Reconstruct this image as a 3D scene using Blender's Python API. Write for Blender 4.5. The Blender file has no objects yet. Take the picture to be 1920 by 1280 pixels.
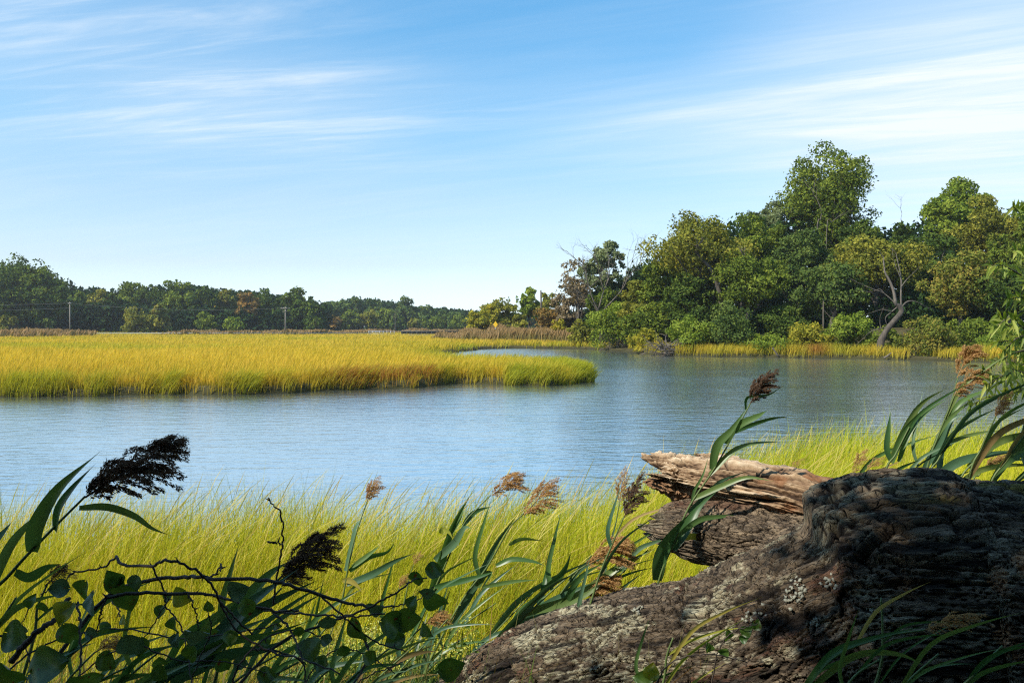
import bpy, math, random
import numpy as np
from mathutils import Vector, Matrix

S = bpy.context.scene
C = S.collection
FPX, HZ, EYE = 1660.0, 614.0, 3.0
PITCH = math.atan((640 - HZ) / FPX) * -1
# ---------------------------------------------------------------- camera
cam_d = bpy.data.cameras.new("camera"); cam = bpy.data.objects.new("camera", cam_d); C.objects.link(cam)
cam_d.sensor_width = 36; cam_d.lens = FPX / 1920 * 36
cam_d.clip_start = 0.05; cam_d.clip_end = 9000
cam.location = (0, 0, EYE); cam.rotation_euler = (math.radians(90) + PITCH, 0, 0)
S.camera = cam
S.render.resolution_x, S.render.resolution_y = 1024, 682
# ---------------------------------------------------------------- light
SUN = Vector((-0.74, -0.46, 0.84)).normalized()          # direction towards the sun
EL = math.asin(SUN.z); AZ = math.atan2(SUN.x, SUN.y)
sl = bpy.data.lights.new("sun", "SUN"); sl.energy = 4.2; sl.angle = math.radians(0.55); sl.color = (1, 0.93, 0.80)
so = bpy.data.objects.new("sun", sl); C.objects.link(so); so.rotation_euler = SUN.to_track_quat('Z', 'Y').to_euler()
S.view_settings.view_transform = 'Standard'; S.view_settings.look = 'None'
S.view_settings.exposure = 0.6; S.view_settings.gamma = 1.0
S.cycles.use_denoising = False; S.cycles.filter_width = 1.2
S.cycles.max_bounces = 7; S.cycles.diffuse_bounces = 3; S.cycles.glossy_bounces = 3
S.cycles.transmission_bounces = 4; S.cycles.transparent_max_bounces = 8; S.cycles.volume_bounces = 0
S.cycles.caustics_reflective = False; S.cycles.caustics_refractive = False

W = bpy.data.worlds.new("World"); S.world = W; W.use_nodes = True
def N(nt, typ, **kw):
    n = nt.nodes.new(typ)
    for k, v in kw.items():
        if k == 'i':
            for a, b in v.items(): n.inputs[a].default_value = b
        else: setattr(n, k, v)
    return n
def L(nt, a, b): nt.links.new(a, b)
def mth(nt, op, a, b=None, c=None, clamp=False):
    n = N(nt, 'ShaderNodeMath', operation=op, use_clamp=clamp)
    for k, x in enumerate((a, b, c)):
        if x is None: continue
        if isinstance(x, (int, float)): n.inputs[k].default_value = x
        else: L(nt, x, n.inputs[k])
    return n.outputs[0]
def ramp(nt, fac, stops, interp='LINEAR'):
    n = N(nt, 'ShaderNodeValToRGB'); cr = n.color_ramp; cr.interpolation = interp
    while len(cr.elements) < len(stops): cr.elements.new(0.5)
    for e, (p, c) in zip(cr.elements, stops):
        e.position = p; e.color = c if len(c) == 4 else (*c, 1)
    L(nt, fac, n.inputs[0]); return n.outputs[0]
def mixc(nt, fac, a, b, mode='MIX'):
    n = N(nt, 'ShaderNodeMix', data_type='RGBA', blend_type=mode)
    for s, x in ((n.inputs[0], fac), (n.inputs[6], a), (n.inputs[7], b)):
        if isinstance(x, (int, float)): s.default_value = x
        elif isinstance(x, tuple): s.default_value = x if len(x) == 4 else (*x, 1)
        else: L(nt, x, s)
    return n.outputs[2]
def world():
    nt = W.node_tree; nt.nodes.clear()
    out = N(nt, 'ShaderNodeOutputWorld'); bg = N(nt, 'ShaderNodeBackground'); bg.inputs[1].default_value = SKY
    sky = N(nt, 'ShaderNodeTexSky', sky_type='NISHITA', sun_disc=False, sun_elevation=EL, sun_rotation=AZ % (2 * math.pi))
    sky.altitude = 0; sky.air_density = 1.0; sky.dust_density = 0.6; sky.ozone_density = 3.0
    tc = N(nt, 'ShaderNodeTexCoord'); sp = N(nt, 'ShaderNodeSeparateXYZ'); L(nt, tc.outputs['Generated'], sp.inputs[0])
    x, y, z = sp.outputs
    zz = mth(nt, 'ADD', mth(nt, 'MAXIMUM', z, 0.0), 0.10)
    px = mth(nt, 'DIVIDE', x, zz); py = mth(nt, 'DIVIDE', y, zz)
    # cirrus sheet: long streaks that run mostly across, in two drift directions
    def streak(ang, sx, sy, seed, det, lo, hi, dist=1.2):
        ca, sa = math.cos(ang), math.sin(ang)
        u = mth(nt, 'ADD', mth(nt, 'MULTIPLY', px, ca * sx), mth(nt, 'MULTIPLY', py, sa * sx))
        v = mth(nt, 'ADD', mth(nt, 'MULTIPLY', px, -sa * sy), mth(nt, 'MULTIPLY', py, ca * sy))
        cb = N(nt, 'ShaderNodeCombineXYZ'); L(nt, u, cb.inputs[0]); L(nt, v, cb.inputs[1]); cb.inputs[2].default_value = seed
        no = N(nt, 'ShaderNodeTexNoise', i={'Scale': 1.0, 'Detail': det, 'Roughness': 0.62, 'Distortion': dist}); L(nt, cb.outputs[0], no.inputs['Vector'])
        mr = N(nt, 'ShaderNodeMapRange', interpolation_type='SMOOTHSTEP', i={'From Min': lo, 'From Max': hi}); L(nt, no.outputs['Fac'], mr.inputs['Value'])
        return mr.outputs[0]
    def blob(u, v, r, sharp):                            # patch of thicker cloud round a compass direction
        d = Vector(((u - 960) / FPX, 1.0, (HZ - v) / FPX)).normalized()
        dt = N(nt, 'ShaderNodeVectorMath', operation='SUBTRACT'); L(nt, tc.outputs['Generated'], dt.inputs[0]); dt.inputs[1].default_value = d
        ml = N(nt, 'ShaderNodeVectorMath', operation='MULTIPLY'); L(nt, dt.outputs[0], ml.inputs[0]); ml.inputs[1].default_value = (1.0, 1.0, sharp)
        ln = N(nt, 'ShaderNodeVectorMath', operation='LENGTH'); L(nt, ml.outputs[0], ln.inputs[0])
        mr = N(nt, 'ShaderNodeMapRange', interpolation_type='SMOOTHSTEP', i={'From Min': r, 'From Max': 0.0}); L(nt, ln.outputs['Value'], mr.inputs['Value'])
        return mr.outputs[0]
    s1 = streak(math.radians(-14), 0.55, 2.6, 1.3, 7, 0.46, 0.90)
    s2 = streak(math.radians(-24), 0.45, 3.4, 7.7, 9, 0.34, 0.84, 0.9)
    s3 = streak(math.radians(-6), 0.8, 5.0, 4.1, 8, 0.44, 0.90, 0.5)
    right = mth(nt, 'ADD', blob(1860, 190, 0.36, 1.9), mth(nt, 'MULTIPLY', blob(1300, 240, 0.28, 4.0), 0.5))
    left = mth(nt, 'ADD', blob(120, 60, 0.42, 2.6), mth(nt, 'MULTIPLY', blob(560, 230, 0.34, 3.6), 0.8))
    c = mth(nt, 'ADD', mth(nt, 'MULTIPLY', s1, mth(nt, 'ADD', 0.10, mth(nt, 'MULTIPLY', left, 0.75))),
            mth(nt, 'MULTIPLY', s2, mth(nt, 'ADD', 0.12, mth(nt, 'MULTIPLY', right, 0.75))))
    c = mth(nt, 'ADD', c, mth(nt, 'MULTIPLY', s3, mth(nt, 'ADD', 0.06, mth(nt, 'MULTIPLY', left, 0.8))))
    c = mth(nt, 'ADD', c, mth(nt, 'ADD', mth(nt, 'MULTIPLY', right, 0.60), mth(nt, 'ADD', mth(nt, 'MULTIPLY', left, 0.16), 0.04)), clamp=True)
    skc = mixc(nt, 1.0, sky.outputs[0], ramp(nt, mth(nt, 'MAXIMUM', z, 0.0), SKYTINT), 'MULTIPLY')
    col = mixc(nt, c, skc, CLOUD)
    L(nt, col, bg.inputs[0]); L(nt, bg.outputs[0], out.inputs[0])
SKY = 0.12; SKYTINT = [(0.0, (1.15, 1.30, 1.72)), (0.03, (1.12, 1.23, 1.55)), (0.07, (1.0, 0.99, 1.07)), (0.14, (1.0, 1.04, 1.08)), (0.214, (0.74, 1.07, 1.10)), (0.35, (0.45, 1.06, 1.20)), (0.5, (0.62, 1.28, 1.45)), (0.75, (0.70, 1.2, 1.35)), (1.0, (0.7, 1.0, 1.15))]; CLOUD = (5.2, 5.65, 6.0)
world()

# ---------------------------------------------------------------- helpers
R = np.random.default_rng(7)
def P(u, v, d):
    cx, cy = (u - 960) / FPX, (640 - v) / FPX
    cp, sp_ = math.cos(PITCH), math.sin(PITCH)
    t = d / (cp - cy * sp_)
    return np.array((cx * t, d, EYE + (sp_ + cy * cp) * t))
def hsh(ix, iy, iz, seed):
    h = (ix.astype(np.int64) * 374761393 + iy.astype(np.int64) * 668265263 + iz.astype(np.int64) * 2147483647 + seed * 974634777) & 0xffffffff
    h = ((h ^ (h >> 13)) * 1274126177) & 0xffffffff
    h = ((h ^ (h >> 16)) * 2246822519) & 0xffffffff
    return ((h ^ (h >> 15)) & 0xffffff) / float(0x7fffff) - 1.0
def noise(p, seed=0):
    p = np.asarray(p, float); i = np.floor(p); f = p - i; f = f * f * f * (f * (f * 6 - 15) + 10)
    x, y, z = i[..., 0], i[..., 1], i[..., 2]; r = 0
    for a in (0, 1):
        wa = f[..., 0] if a else 1 - f[..., 0]
        for b in (0, 1):
            wb = f[..., 1] if b else 1 - f[..., 1]
            for c in (0, 1):
                wc = f[..., 2] if c else 1 - f[..., 2]
                r = r + wa * wb * wc * hsh(x + a, y + b, z + c, seed)
    return r
def fbm(p, o=4, seed=0, g=0.5):
    p = np.asarray(p, float); r = 0; a = 1.0; t = 0
    for k in range(o):
        r = r + a * noise(p * 2 ** k + 17.3 * k, seed + k); t += a; a *= g
    return r / t
def voro(p, seed=0):
    """2-D cellular noise: distance to the nearest border-ish (F2-F1) and the cell's random value"""
    p = np.asarray(p, float); i = np.floor(p)
    d1 = np.full(p.shape[0], 9.0); d2 = d1.copy(); idv = np.zeros(p.shape[0])
    for a in (-1, 0, 1):
        for b in (-1, 0, 1):
            cx, cy = i[:, 0] + a, i[:, 1] + b; zz = np.zeros_like(cx)
            fx = cx + 0.5 + 0.45 * hsh(cx, cy, zz, seed); fy = cy + 0.5 + 0.45 * hsh(cx, cy, zz + 1, seed)
            d = np.hypot(p[:, 0] - fx, p[:, 1] - fy); r = hsh(cx, cy, zz + 2, seed)
            n1 = d < d1
            d2 = np.where(n1, d1, np.minimum(d2, d)); idv = np.where(n1, r, idv); d1 = np.where(n1, d, d1)
    return d2 - d1, idv
def sstep(x, a, b):
    t = np.clip((x - a) / (b - a), 0, 1); return t * t * (3 - 2 * t)

def mesh(name, V, F, mat=None, parent=None, attrs=None, smooth=True):
    """V (n,3) world coords, F list of (m,k) index arrays -> one mesh object"""
    V = np.asarray(V, np.float32)
    if not isinstance(F, (list, tuple)): F = [F]
    F = [np.asarray(f, np.int32) for f in F if len(f)]
    if parent is not None: V = V - np.array(parent.get('_o', (0, 0, 0)), np.float32)
    me = bpy.data.meshes.new(name)
    me.vertices.add(len(V)); me.vertices.foreach_set('co', V.ravel())
    nl = sum(f.size for f in F); npol = sum(len(f) for f in F)
    me.loops.add(nl); me.loops.foreach_set('vertex_index', np.concatenate([f.ravel() for f in F]))
    me.polygons.add(npol)
    sizes = np.concatenate([np.full(len(f), f.shape[1], np.int32) for f in F])
    me.polygons.foreach_set('loop_start', np.concatenate(([0], np.cumsum(sizes)[:-1])).astype(np.int32))
    me.polygons.foreach_set('use_smooth', np.full(npol, smooth, bool))
    me.update(calc_edges=True)
    for k, a in (attrs or {}).items():
        at = me.attributes.new(k, 'FLOAT', 'POINT'); at.data.foreach_set('value', np.asarray(a, np.float32))
    if mat: me.materials.append(mat)
    o = bpy.data.objects.new(name, me); C.objects.link(o)
    if parent is not None: o.parent = parent
    return o
def tag(o, label=None, cat=None, group=None, kind=None):
    if label: o['label'] = label
    if cat: o['category'] = cat
    if group: o['group'] = group
    if kind: o['kind'] = kind
    return o
def thing(name, label, cat, loc, group=None):
    o = bpy.data.objects.new(name, None); C.objects.link(o); o.location = Vector([float(a) for a in loc])
    o.empty_display_size = 0.1
    o['_o'] = [float(a) for a in loc]
    return tag(o, label, cat, group)

class MB:
    def __init__(s): s.v = []; s.q = []; s.t = []; s.n = 0; s.a = {}
    def add(s, V, Q=None, T=None, **at):
        V = np.asarray(V, float); s.v.append(V)
        if Q is not None and len(Q): s.q.append(np.asarray(Q) + s.n)
        if T is not None and len(T): s.t.append(np.asarray(T) + s.n)
        for k, x in at.items(): s.a.setdefault(k, []).append(np.broadcast_to(x, (len(V),)))
        s.n += len(V)
    def build(s, name, mat, parent=None, smooth=True):
        if not s.v: return None
        F = []
        if s.q: F.append(np.concatenate(s.q))
        if s.t: F.append(np.concatenate(s.t))
        return mesh(name, np.concatenate(s.v), F, mat, parent, {k: np.concatenate(x) for k, x in s.a.items()}, smooth)
    def box(s, c, sz, rz=0, **at):
        x, y, z = np.array(sz) / 2
        v = np.array([(a * x, b * y, c_ * z) for a in (-1, 1) for b in (-1, 1) for c_ in (-1, 1)])
        ca, sa = math.cos(rz), math.sin(rz); v = np.stack((v[:, 0] * ca - v[:, 1] * sa, v[:, 0] * sa + v[:, 1] * ca, v[:, 2]), 1) + np.array(c)
        s.add(v, [(0, 1, 3, 2), (4, 6, 7, 5), (0, 4, 5, 1), (2, 3, 7, 6), (0, 2, 6, 4), (1, 5, 7, 3)], **at)
    def tube(s, pts, rad, n=8, cap=True, jit=0, **at):
        pts = np.asarray(pts, float); m = len(pts); rad = np.broadcast_to(rad, (m,))
        T = np.gradient(pts, axis=0); T /= np.linalg.norm(T, axis=1)[:, None] + 1e-9
        up = np.array((0, 0, 1.)) if abs(T[0, 2]) < .9 else np.array((1., 0, 0))
        A = np.zeros_like(T); a = np.cross(T[0], up); a /= np.linalg.norm(a)
        for i in range(m):
            a = a - T[i] * (a @ T[i]); a /= np.linalg.norm(a) + 1e-9; A[i] = a
        B = np.cross(T, A); th = np.linspace(0, 2 * np.pi, n, endpoint=False)
        rr = rad[:, None] * (1 + (jit * R.normal(size=(m, n)) if jit else 0))
        V = pts[:, None] + rr[..., None] * (np.cos(th)[None, :, None] * A[:, None] + np.sin(th)[None, :, None] * B[:, None])
        i, j = np.meshgrid(np.arange(m - 1), np.arange(n), indexing='ij'); k = (j + 1) % n
        Q = np.stack((i * n + j, i * n + k, (i + 1) * n + k, (i + 1) * n + j), -1).reshape(-1, 4)
        V = V.reshape(-1, 3); Tt = []
        if cap:
            V = np.vstack((V, pts[:1], pts[-1:])); jj = np.arange(n); kk = (jj + 1) % n
            Tt = np.vstack((np.stack((kk, jj, np.full(n, m * n)), 1), np.stack(((m - 1) * n + jj, (m - 1) * n + kk, np.full(n, m * n + 1)), 1)))
        s.add(V, Q, Tt, **at)
def catmull(pts, n):
    p = np.asarray(pts, float)
    if len(p) == 2: return p[0] + (p[1] - p[0]) * np.linspace(0, 1, n)[:, None]
    p = np.vstack((2 * p[0] - p[1], p, 2 * p[-1] - p[-2])); out = []
    for t in np.linspace(0, len(p) - 3 - 1e-6, n):
        i = int(t); f = t - i; a, b, c, d = p[i:i + 4]
        out.append(.5 * (2 * b + (c - a) * f + (2 * a - 5 * b + 4 * c - d) * f * f + (3 * b - a - 3 * c + d) * f ** 3))
    return np.array(out)

# ---------------------------------------------------------------- materials
def newmat(name):
    m = bpy.data.materials.new(name); m.use_nodes = True; m.node_tree.nodes.clear()
    return m, m.node_tree, N(m.node_tree, 'ShaderNodeOutputMaterial')
def attr(nt, name): return N(nt, 'ShaderNodeAttribute', attribute_name=name).outputs['Fac']
def sheen(nt, k):
    lw = N(nt, 'ShaderNodeLayerWeight', i={'Blend': 0.5})
    return mth(nt, 'MULTIPLY', mth(nt, 'ADD', 0.035, mth(nt, 'MULTIPLY', mth(nt, 'POWER', lw.outputs['Facing'], 4.0), 0.22)), k)
def leafmat(name, cols, transl=0.35, patch=None, rough=0.55, gloss=0.0, tcol=(1.25, 1.2, 0.55)):
    """cols: list of colours spread by the per-leaf 'tint' attribute; patch: (scale, colour, amount) larger patches of another hue"""
    m, nt, out = newmat(name)
    t = attr(nt, 'tint')
    c = ramp(nt, t, [(i / (len(cols) - 1), c) for i, c in enumerate(cols)])
    if patch:
        g = N(nt, 'ShaderNodeNewGeometry'); no = N(nt, 'ShaderNodeTexNoise', i={'Scale': patch[0], 'Detail': 2.0}); L(nt, g.outputs['Position'], no.inputs['Vector'])
        mr = N(nt, 'ShaderNodeMapRange', i={'From Min': 0.45, 'From Max': 0.68, 'To Max': patch[2]}); L(nt, no.outputs['Fac'], mr.inputs['Value'])
        c = mixc(nt, mr.outputs[0], c, patch[1])
    d = N(nt, 'ShaderNodeBsdfDiffuse'); L(nt, c, d.inputs[0])
    tr = N(nt, 'ShaderNodeBsdfTranslucent'); L(nt, mixc(nt, 1.0, c, tcol, 'MULTIPLY'), tr.inputs[0])
    mx = N(nt, 'ShaderNodeMixShader', i={0: transl}); L(nt, d.outputs[0], mx.inputs[1]); L(nt, tr.outputs[0], mx.inputs[2])
    o = mx.outputs[0]
    if gloss:
        gl = N(nt, 'ShaderNodeBsdfGlossy', i={'Roughness': rough}); gl.inputs[0].default_value = (1, 1, 1, 1)
        m2 = N(nt, 'ShaderNodeMixShader')
        L(nt, sheen(nt, gloss), m2.inputs[0]); L(nt, o, m2.inputs[1]); L(nt, gl.outputs[0], m2.inputs[2]); o = m2.outputs[0]
    L(nt, o, out.inputs[0]); return m
def barkmat(name, c1, c2, scale=3.0, bump=0.5):
    m, nt, out = newmat(name)
    g = N(nt, 'ShaderNodeNewGeometry'); mp = N(nt, 'ShaderNodeMapping'); mp.inputs['Scale'].default_value = (1, 1, .35); L(nt, g.outputs['Position'], mp.inputs['Vector'])
    no = N(nt, 'ShaderNodeTexNoise', i={'Scale': scale, 'Detail': 8.0, 'Roughness': 0.7}); L(nt, mp.outputs[0], no.inputs['Vector'])
    c = ramp(nt, no.outputs['Fac'], [(0.35, c1), (0.65, c2)])
    b = N(nt, 'ShaderNodeBsdfPrincipled', i={'Roughness': 0.9}); L(nt, c, b.inputs['Base Color'])
    bp = N(nt, 'ShaderNodeBump', i={'Strength': bump, 'Distance': 0.02}); L(nt, no.outputs['Fac'], bp.inputs['Height']); L(nt, bp.outputs[0], b.inputs['Normal'])
    L(nt, b.outputs[0], out.inputs[0]); return m
def plain(name, col, rough=0.7, metal=0.0, var=0.25, scale=4.0):
    m, nt, out = newmat(name)
    g = N(nt, 'ShaderNodeNewGeometry'); no = N(nt, 'ShaderNodeTexNoise', i={'Scale': scale, 'Detail': 6.0, 'Roughness': 0.6}); L(nt, g.outputs['Position'], no.inputs['Vector'])
    c = ramp(nt, no.outputs['Fac'], [(0.3, tuple(x * (1 - var) for x in col)), (0.7, tuple(min(1, x * (1 + var)) for x in col))])
    b = N(nt, 'ShaderNodeBsdfPrincipled', i={'Roughness': rough, 'Metallic': metal}); L(nt, c, b.inputs['Base Color']); L(nt, b.outputs[0], out.inputs[0]); return m
# ---------------------------------------------------------------- terrain
FAR = np.array([(-2500, 30), (-60, 35.5), (-30, 37), (-22, 38), (-18, 38.6), (-15.7, 39.5), (-12.6, 39.6), (-10, 40.5), (-7.5, 43.0), (-5.3, 44), (-3.4, 47.2), (-2.0, 47.2), (0, 46.0), (1.6, 46.0), (2.4, 46.8), (3.6, 48.8), (4.15, 51.5), (3.5, 54.5), (1.5, 61), (-3.3, 66), (-6, 71), (-9, 82), (-8, 100), (-5, 122), (0, 127), (6, 124), (10.2, 121), (12.9, 113), (15, 98), (17.2, 92.5), (21, 90), (26, 89), (30, 85.5), (34.5, 83), (36.6, 80.5), (42.5, 75), (60, 70), (120, 70), (2500, 120), (2500, 6000), (-2500, 6000)], float)
NEAR = np.array([(-2500, -900), (-2500, 2), (-60, 6.6), (-20, 8.9), (-9, 9.4), (-5.4, 9.5), (-3, 9.7), (-1, 9.9), (0.2, 10.3), (0.9, 10.9), (2.0, 12.0), (3.2, 14.0), (5, 15.2), (9, 15.8), (14, 16.2), (22, 20), (60, 33), (2500, 60), (2500, -900)], float)
def sdist(x, y, poly):
    """signed distance, positive inside"""
    x = np.asarray(x, float); y = np.asarray(y, float); d = np.full(x.shape, 1e9); ins = np.zeros(x.shape, bool)
    n = len(poly)
    for i in range(n):
        ax, ay = poly[i]; bx, by = poly[(i + 1) % n]; ex, ey = bx - ax, by - ay
        t = np.clip(((x - ax) * ex + (y - ay) * ey) / (ex * ex + ey * ey), 0, 1)
        d = np.minimum(d, np.hypot(x - ax - t * ex, y - ay - t * ey))
        if ay != by:
            c = (ay > y) != (by > y); ins ^= c & (x < ex * (y - ay) / ey + ax)
    return np.where(ins, d, -d)
def shore(x, y):
    x = np.asarray(x, float); y = np.asarray(y, float)
    a = sdist(x, y, FAR); b = sdist(x, y, NEAR); z = np.zeros_like(x)
    n = 0.45 * noise(np.stack((x * .45, y * .3, z), -1), 3) + 0.25 * noise(np.stack((x * 1.3, y * .9, z), -1), 5)
    s = np.clip(y / 45, .4, 1.6)
    return a + n * s, b + n * .5
def height(x, y):
    x = np.asarray(x, float); y = np.asarray(y, float)
    a, b = shore(x, y); z = np.zeros_like(x)
    hf = -0.8 + 0.78 * sstep(a, -1.0, -0.15) + 0.37 * sstep(a, -.15, 0.20) + 0.06 * noise(np.stack((x * .8, y * .8, z), -1), 9)
    hf = hf + sstep(a, 3, 14) * sstep(x, 11, 16) * sstep(y, 60, 70) * (1.6 + 1.2 * noise(np.stack((x * .05, y * .05, z), -1), 2))
    hf = hf + sstep(y, 180, 330) * 0.5
    hn = -0.8 + 0.85 * sstep(b, -2.5, 0.0) + 0.25 * sstep(b, 0.0, 1.2) + 0.03 * noise(np.stack((x * 1.5, y * 1.5, z), -1), 11)
    yy = y + 0.15 * x * (x > 0)
    hn = hn + 1.0 * sstep(yy, 6.2, 3.9) + 0.3 * sstep(yy, 4.0, 2.6) + 0.04 * noise(np.stack((x * 5, y * 5, z), -1), 12) * sstep(y, 7, 4)
    return np.where(y < 24, hn, hf) if np.ndim(x) else (hn if y < 24 else hf)
def hz(x, y): return float(height(np.array([float(x)]), np.array([float(y)]))[0])

def groundmat():
    m, nt, out = newmat('marsh_soil')
    g = N(nt, 'ShaderNodeNewGeometry')
    n1 = N(nt, 'ShaderNodeTexNoise', i={'Scale': 2.2, 'Detail': 9.0, 'Roughness': 0.65}); L(nt, g.outputs['Position'], n1.inputs['Vector'])
    n2 = N(nt, 'ShaderNodeTexNoise', i={'Scale': 0.15, 'Detail': 4.0}); L(nt, g.outputs['Position'], n2.inputs['Vector'])
    c = ramp(nt, n1.outputs['Fac'], [(0.3, (0.028, 0.021, 0.013)), (0.5, (0.06, 0.047, 0.026)), (0.7, (0.12, 0.092, 0.045))])
    sp = N(nt, 'ShaderNodeSeparateXYZ'); L(nt, g.outputs['Position'], sp.inputs[0])
    wet = N(nt, 'ShaderNodeMapRange', i={'From Min': 0.36, 'From Max': 0.12}); L(nt, sp.outputs[2], wet.inputs['Value'])
    c = mixc(nt, wet.outputs[0], c, (0.022, 0.018, 0.012))
    c = mixc(nt, mth(nt, 'MULTIPLY', n2.outputs['Fac'], 0.5), c, (0.10, 0.10, 0.03))
    b = N(nt, 'ShaderNodeBsdfPrincipled'); L(nt, c, b.inputs['Base Color']); b.inputs['Specular IOR Level'].default_value = 0.12
    L(nt, mth(nt, 'SUBTRACT', 0.97, mth(nt, 'MULTIPLY', wet.outputs[0], 0.12)), b.inputs['Roughness'])
    bp = N(nt, 'ShaderNodeBump', i={'Strength': 0.6, 'Distance': 0.05}); L(nt, n1.outputs['Fac'], bp.inputs['Height']); L(nt, bp.outputs[0], b.inputs['Normal'])
    L(nt, b.outputs[0], out.inputs[0]); return m
def ground():
    ys = np.concatenate((np.linspace(-30, 2, 20), np.linspace(2.3, 18, 90), np.geomspace(18.3, 36, 30)[:-1], np.linspace(36, 80, 130), np.geomspace(80.6, 140, 70), np.geomspace(142, 5500, 60)))
    ts = np.concatenate((np.linspace(-6, -.75, 40), np.linspace(-.73, .78, 260), np.linspace(.8, 6, 40)))
    y, t = np.meshgrid(ys, ts, indexing='ij'); x = t * (np.maximum(y, 0) + 9)
    z = height(x.ravel(), y.ravel()).reshape(x.shape)
    n, m_ = x.shape; i, j = np.meshgrid(np.arange(n - 1), np.arange(m_ - 1), indexing='ij')
    Q = np.stack((i * m_ + j, i * m_ + j + 1, (i + 1) * m_ + j + 1, (i + 1) * m_ + j), -1).reshape(-1, 4)
    o = mesh('ground', np.stack((x, y, z), -1).reshape(-1, 3), Q, groundmat())
    tag(o, kind='structure', label='dark marsh soil under the grass and along the river banks')
ground()

def watermat():
    m, nt, out = newmat('river_water')
    g = N(nt, 'ShaderNodeNewGeometry'); sp = N(nt, 'ShaderNodeSeparateXYZ'); L(nt, g.outputs['Position'], sp.inputs[0])
    def wave(sx, sy, rot, det, seed, typ='N'):
        mp = N(nt, 'ShaderNodeMapping'); mp.inputs['Rotation'].default_value = (0, 0, math.radians(rot)); mp.inputs['Scale'].default_value = (sx, sy, 1); mp.inputs['Location'].default_value = (seed, seed * 2, seed)
        L(nt, g.outputs['Position'], mp.inputs['Vector'])
        no = N(nt, 'ShaderNodeTexNoise', i={'Scale': 1.0, 'Detail': det, 'Roughness': 0.55, 'Distortion': 0.4}); L(nt, mp.outputs[0], no.inputs['Vector']); return no.outputs['Fac']
    h = mth(nt, 'ADD', mth(nt, 'MULTIPLY', wave(2.6, 5.5, 12, 3.0, 0), 0.5), mth(nt, 'MULTIPLY', wave(0.9, 2.3, -10, 2.0, 5), 1.0))
    h = mth(nt, 'ADD', h, mth(nt, 'MULTIPLY', wave(9, 15, 25, 2.0, 9), 0.13))
    h = mth(nt, 'ADD', h, mth(nt, 'MULTIPLY', wave(0.30, 1.1, 6, 3.0, 14), 0.6))
    gust = N(nt, 'ShaderNodeMapRange', i={'From Min': 0.35, 'From Max': 0.65, 'To Min': 0.55, 'To Max': 1.1}); L(nt, wave(0.05, 0.13, 8, 3.0, 3), gust.inputs['Value'])
    bp = N(nt, 'ShaderNodeBump', i={'Distance': WAVE}); L(nt, h, bp.inputs['Height']); L(nt, gust.outputs[0], bp.inputs['Strength'])
    b = N(nt, 'ShaderNodeBsdfPrincipled', i={'IOR': 1.95, 'Roughness': 0.14}); b.inputs['Base Color'].default_value = (0.085, 0.105, 0.095, 1)
    b.inputs['Specular IOR Level'].default_value = 0.5
    L(nt, bp.outputs[0], b.inputs['Normal'])
    gl = N(nt, 'ShaderNodeBsdfGlossy', i={'Roughness': 0.17}); gl.inputs[0].default_value = (0.96, 1.0, 1.0, 1); L(nt, bp.outputs[0], gl.inputs['Normal'])
    mx = N(nt, 'ShaderNodeMixShader', i={0: 0.78}); L(nt, b.outputs[0], mx.inputs[1]); L(nt, gl.outputs[0], mx.inputs[2]); L(nt, mx.outputs[0], out.inputs[0]); return m
WAVE = 0.040
o = mesh('water', [(-2600, -20, 0), (2600, -20, 0), (2600, 5800, 0), (-2600, 5800, 0)], [[(0, 1, 2, 3)]], watermat())
tag(o, kind='structure', label='calm rippled tidal river reflecting the blue sky')

# ---------------------------------------------------------------- grass
def blades(pos, h, w, lean, bend, yaw, segs, tint, extra=None, prof=None):
    """ribbons: pos (n,3), h, w (n), lean (n,2) horizontal tip shift / h, bend exponent"""
    n = len(pos); k = np.arange(segs + 1) / segs
    wp = (1 - k ** 1.6) * (0.75 + .6 * k) + 0.05 if prof is None else np.interp(k, *zip(*prof))
    sh = k[None, :] ** bend[:, None]
    L2 = np.hypot(lean[:, 0], lean[:, 1])
    zz = k[None, :] * (1 - 0.32 * np.clip(L2, 0, 1.3)[:, None] * k[None, :])
    cx = pos[:, 0, None] + lean[:, 0, None] * h[:, None] * sh
    cy = pos[:, 1, None] + lean[:, 1, None] * h[:, None] * sh
    cz = pos[:, 2, None] + h[:, None] * zz
    dx = np.cos(yaw)[:, None] * w[:, None] * wp / 2; dy = np.sin(yaw)[:, None] * w[:, None] * wp / 2
    V = np.stack((np.stack((cx - dx, cy - dy, cz), -1), np.stack((cx + dx, cy + dy, cz), -1)), 2).reshape(-1, 3)
    b = (np.arange(n) * (segs + 1) * 2)[:, None] + 2 * np.arange(segs)[None]
    Q = np.stack((b, b + 1, b + 3, b + 2), -1).reshape(-1, 4)
    at = {'tint': np.repeat(tint, (segs + 1) * 2), 'hgt': np.tile(np.repeat(k, 2), n)}
    for kk, a in (extra or {}).items(): at[kk] = np.repeat(a, (segs + 1) * 2)
    return V, Q, at
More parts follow.
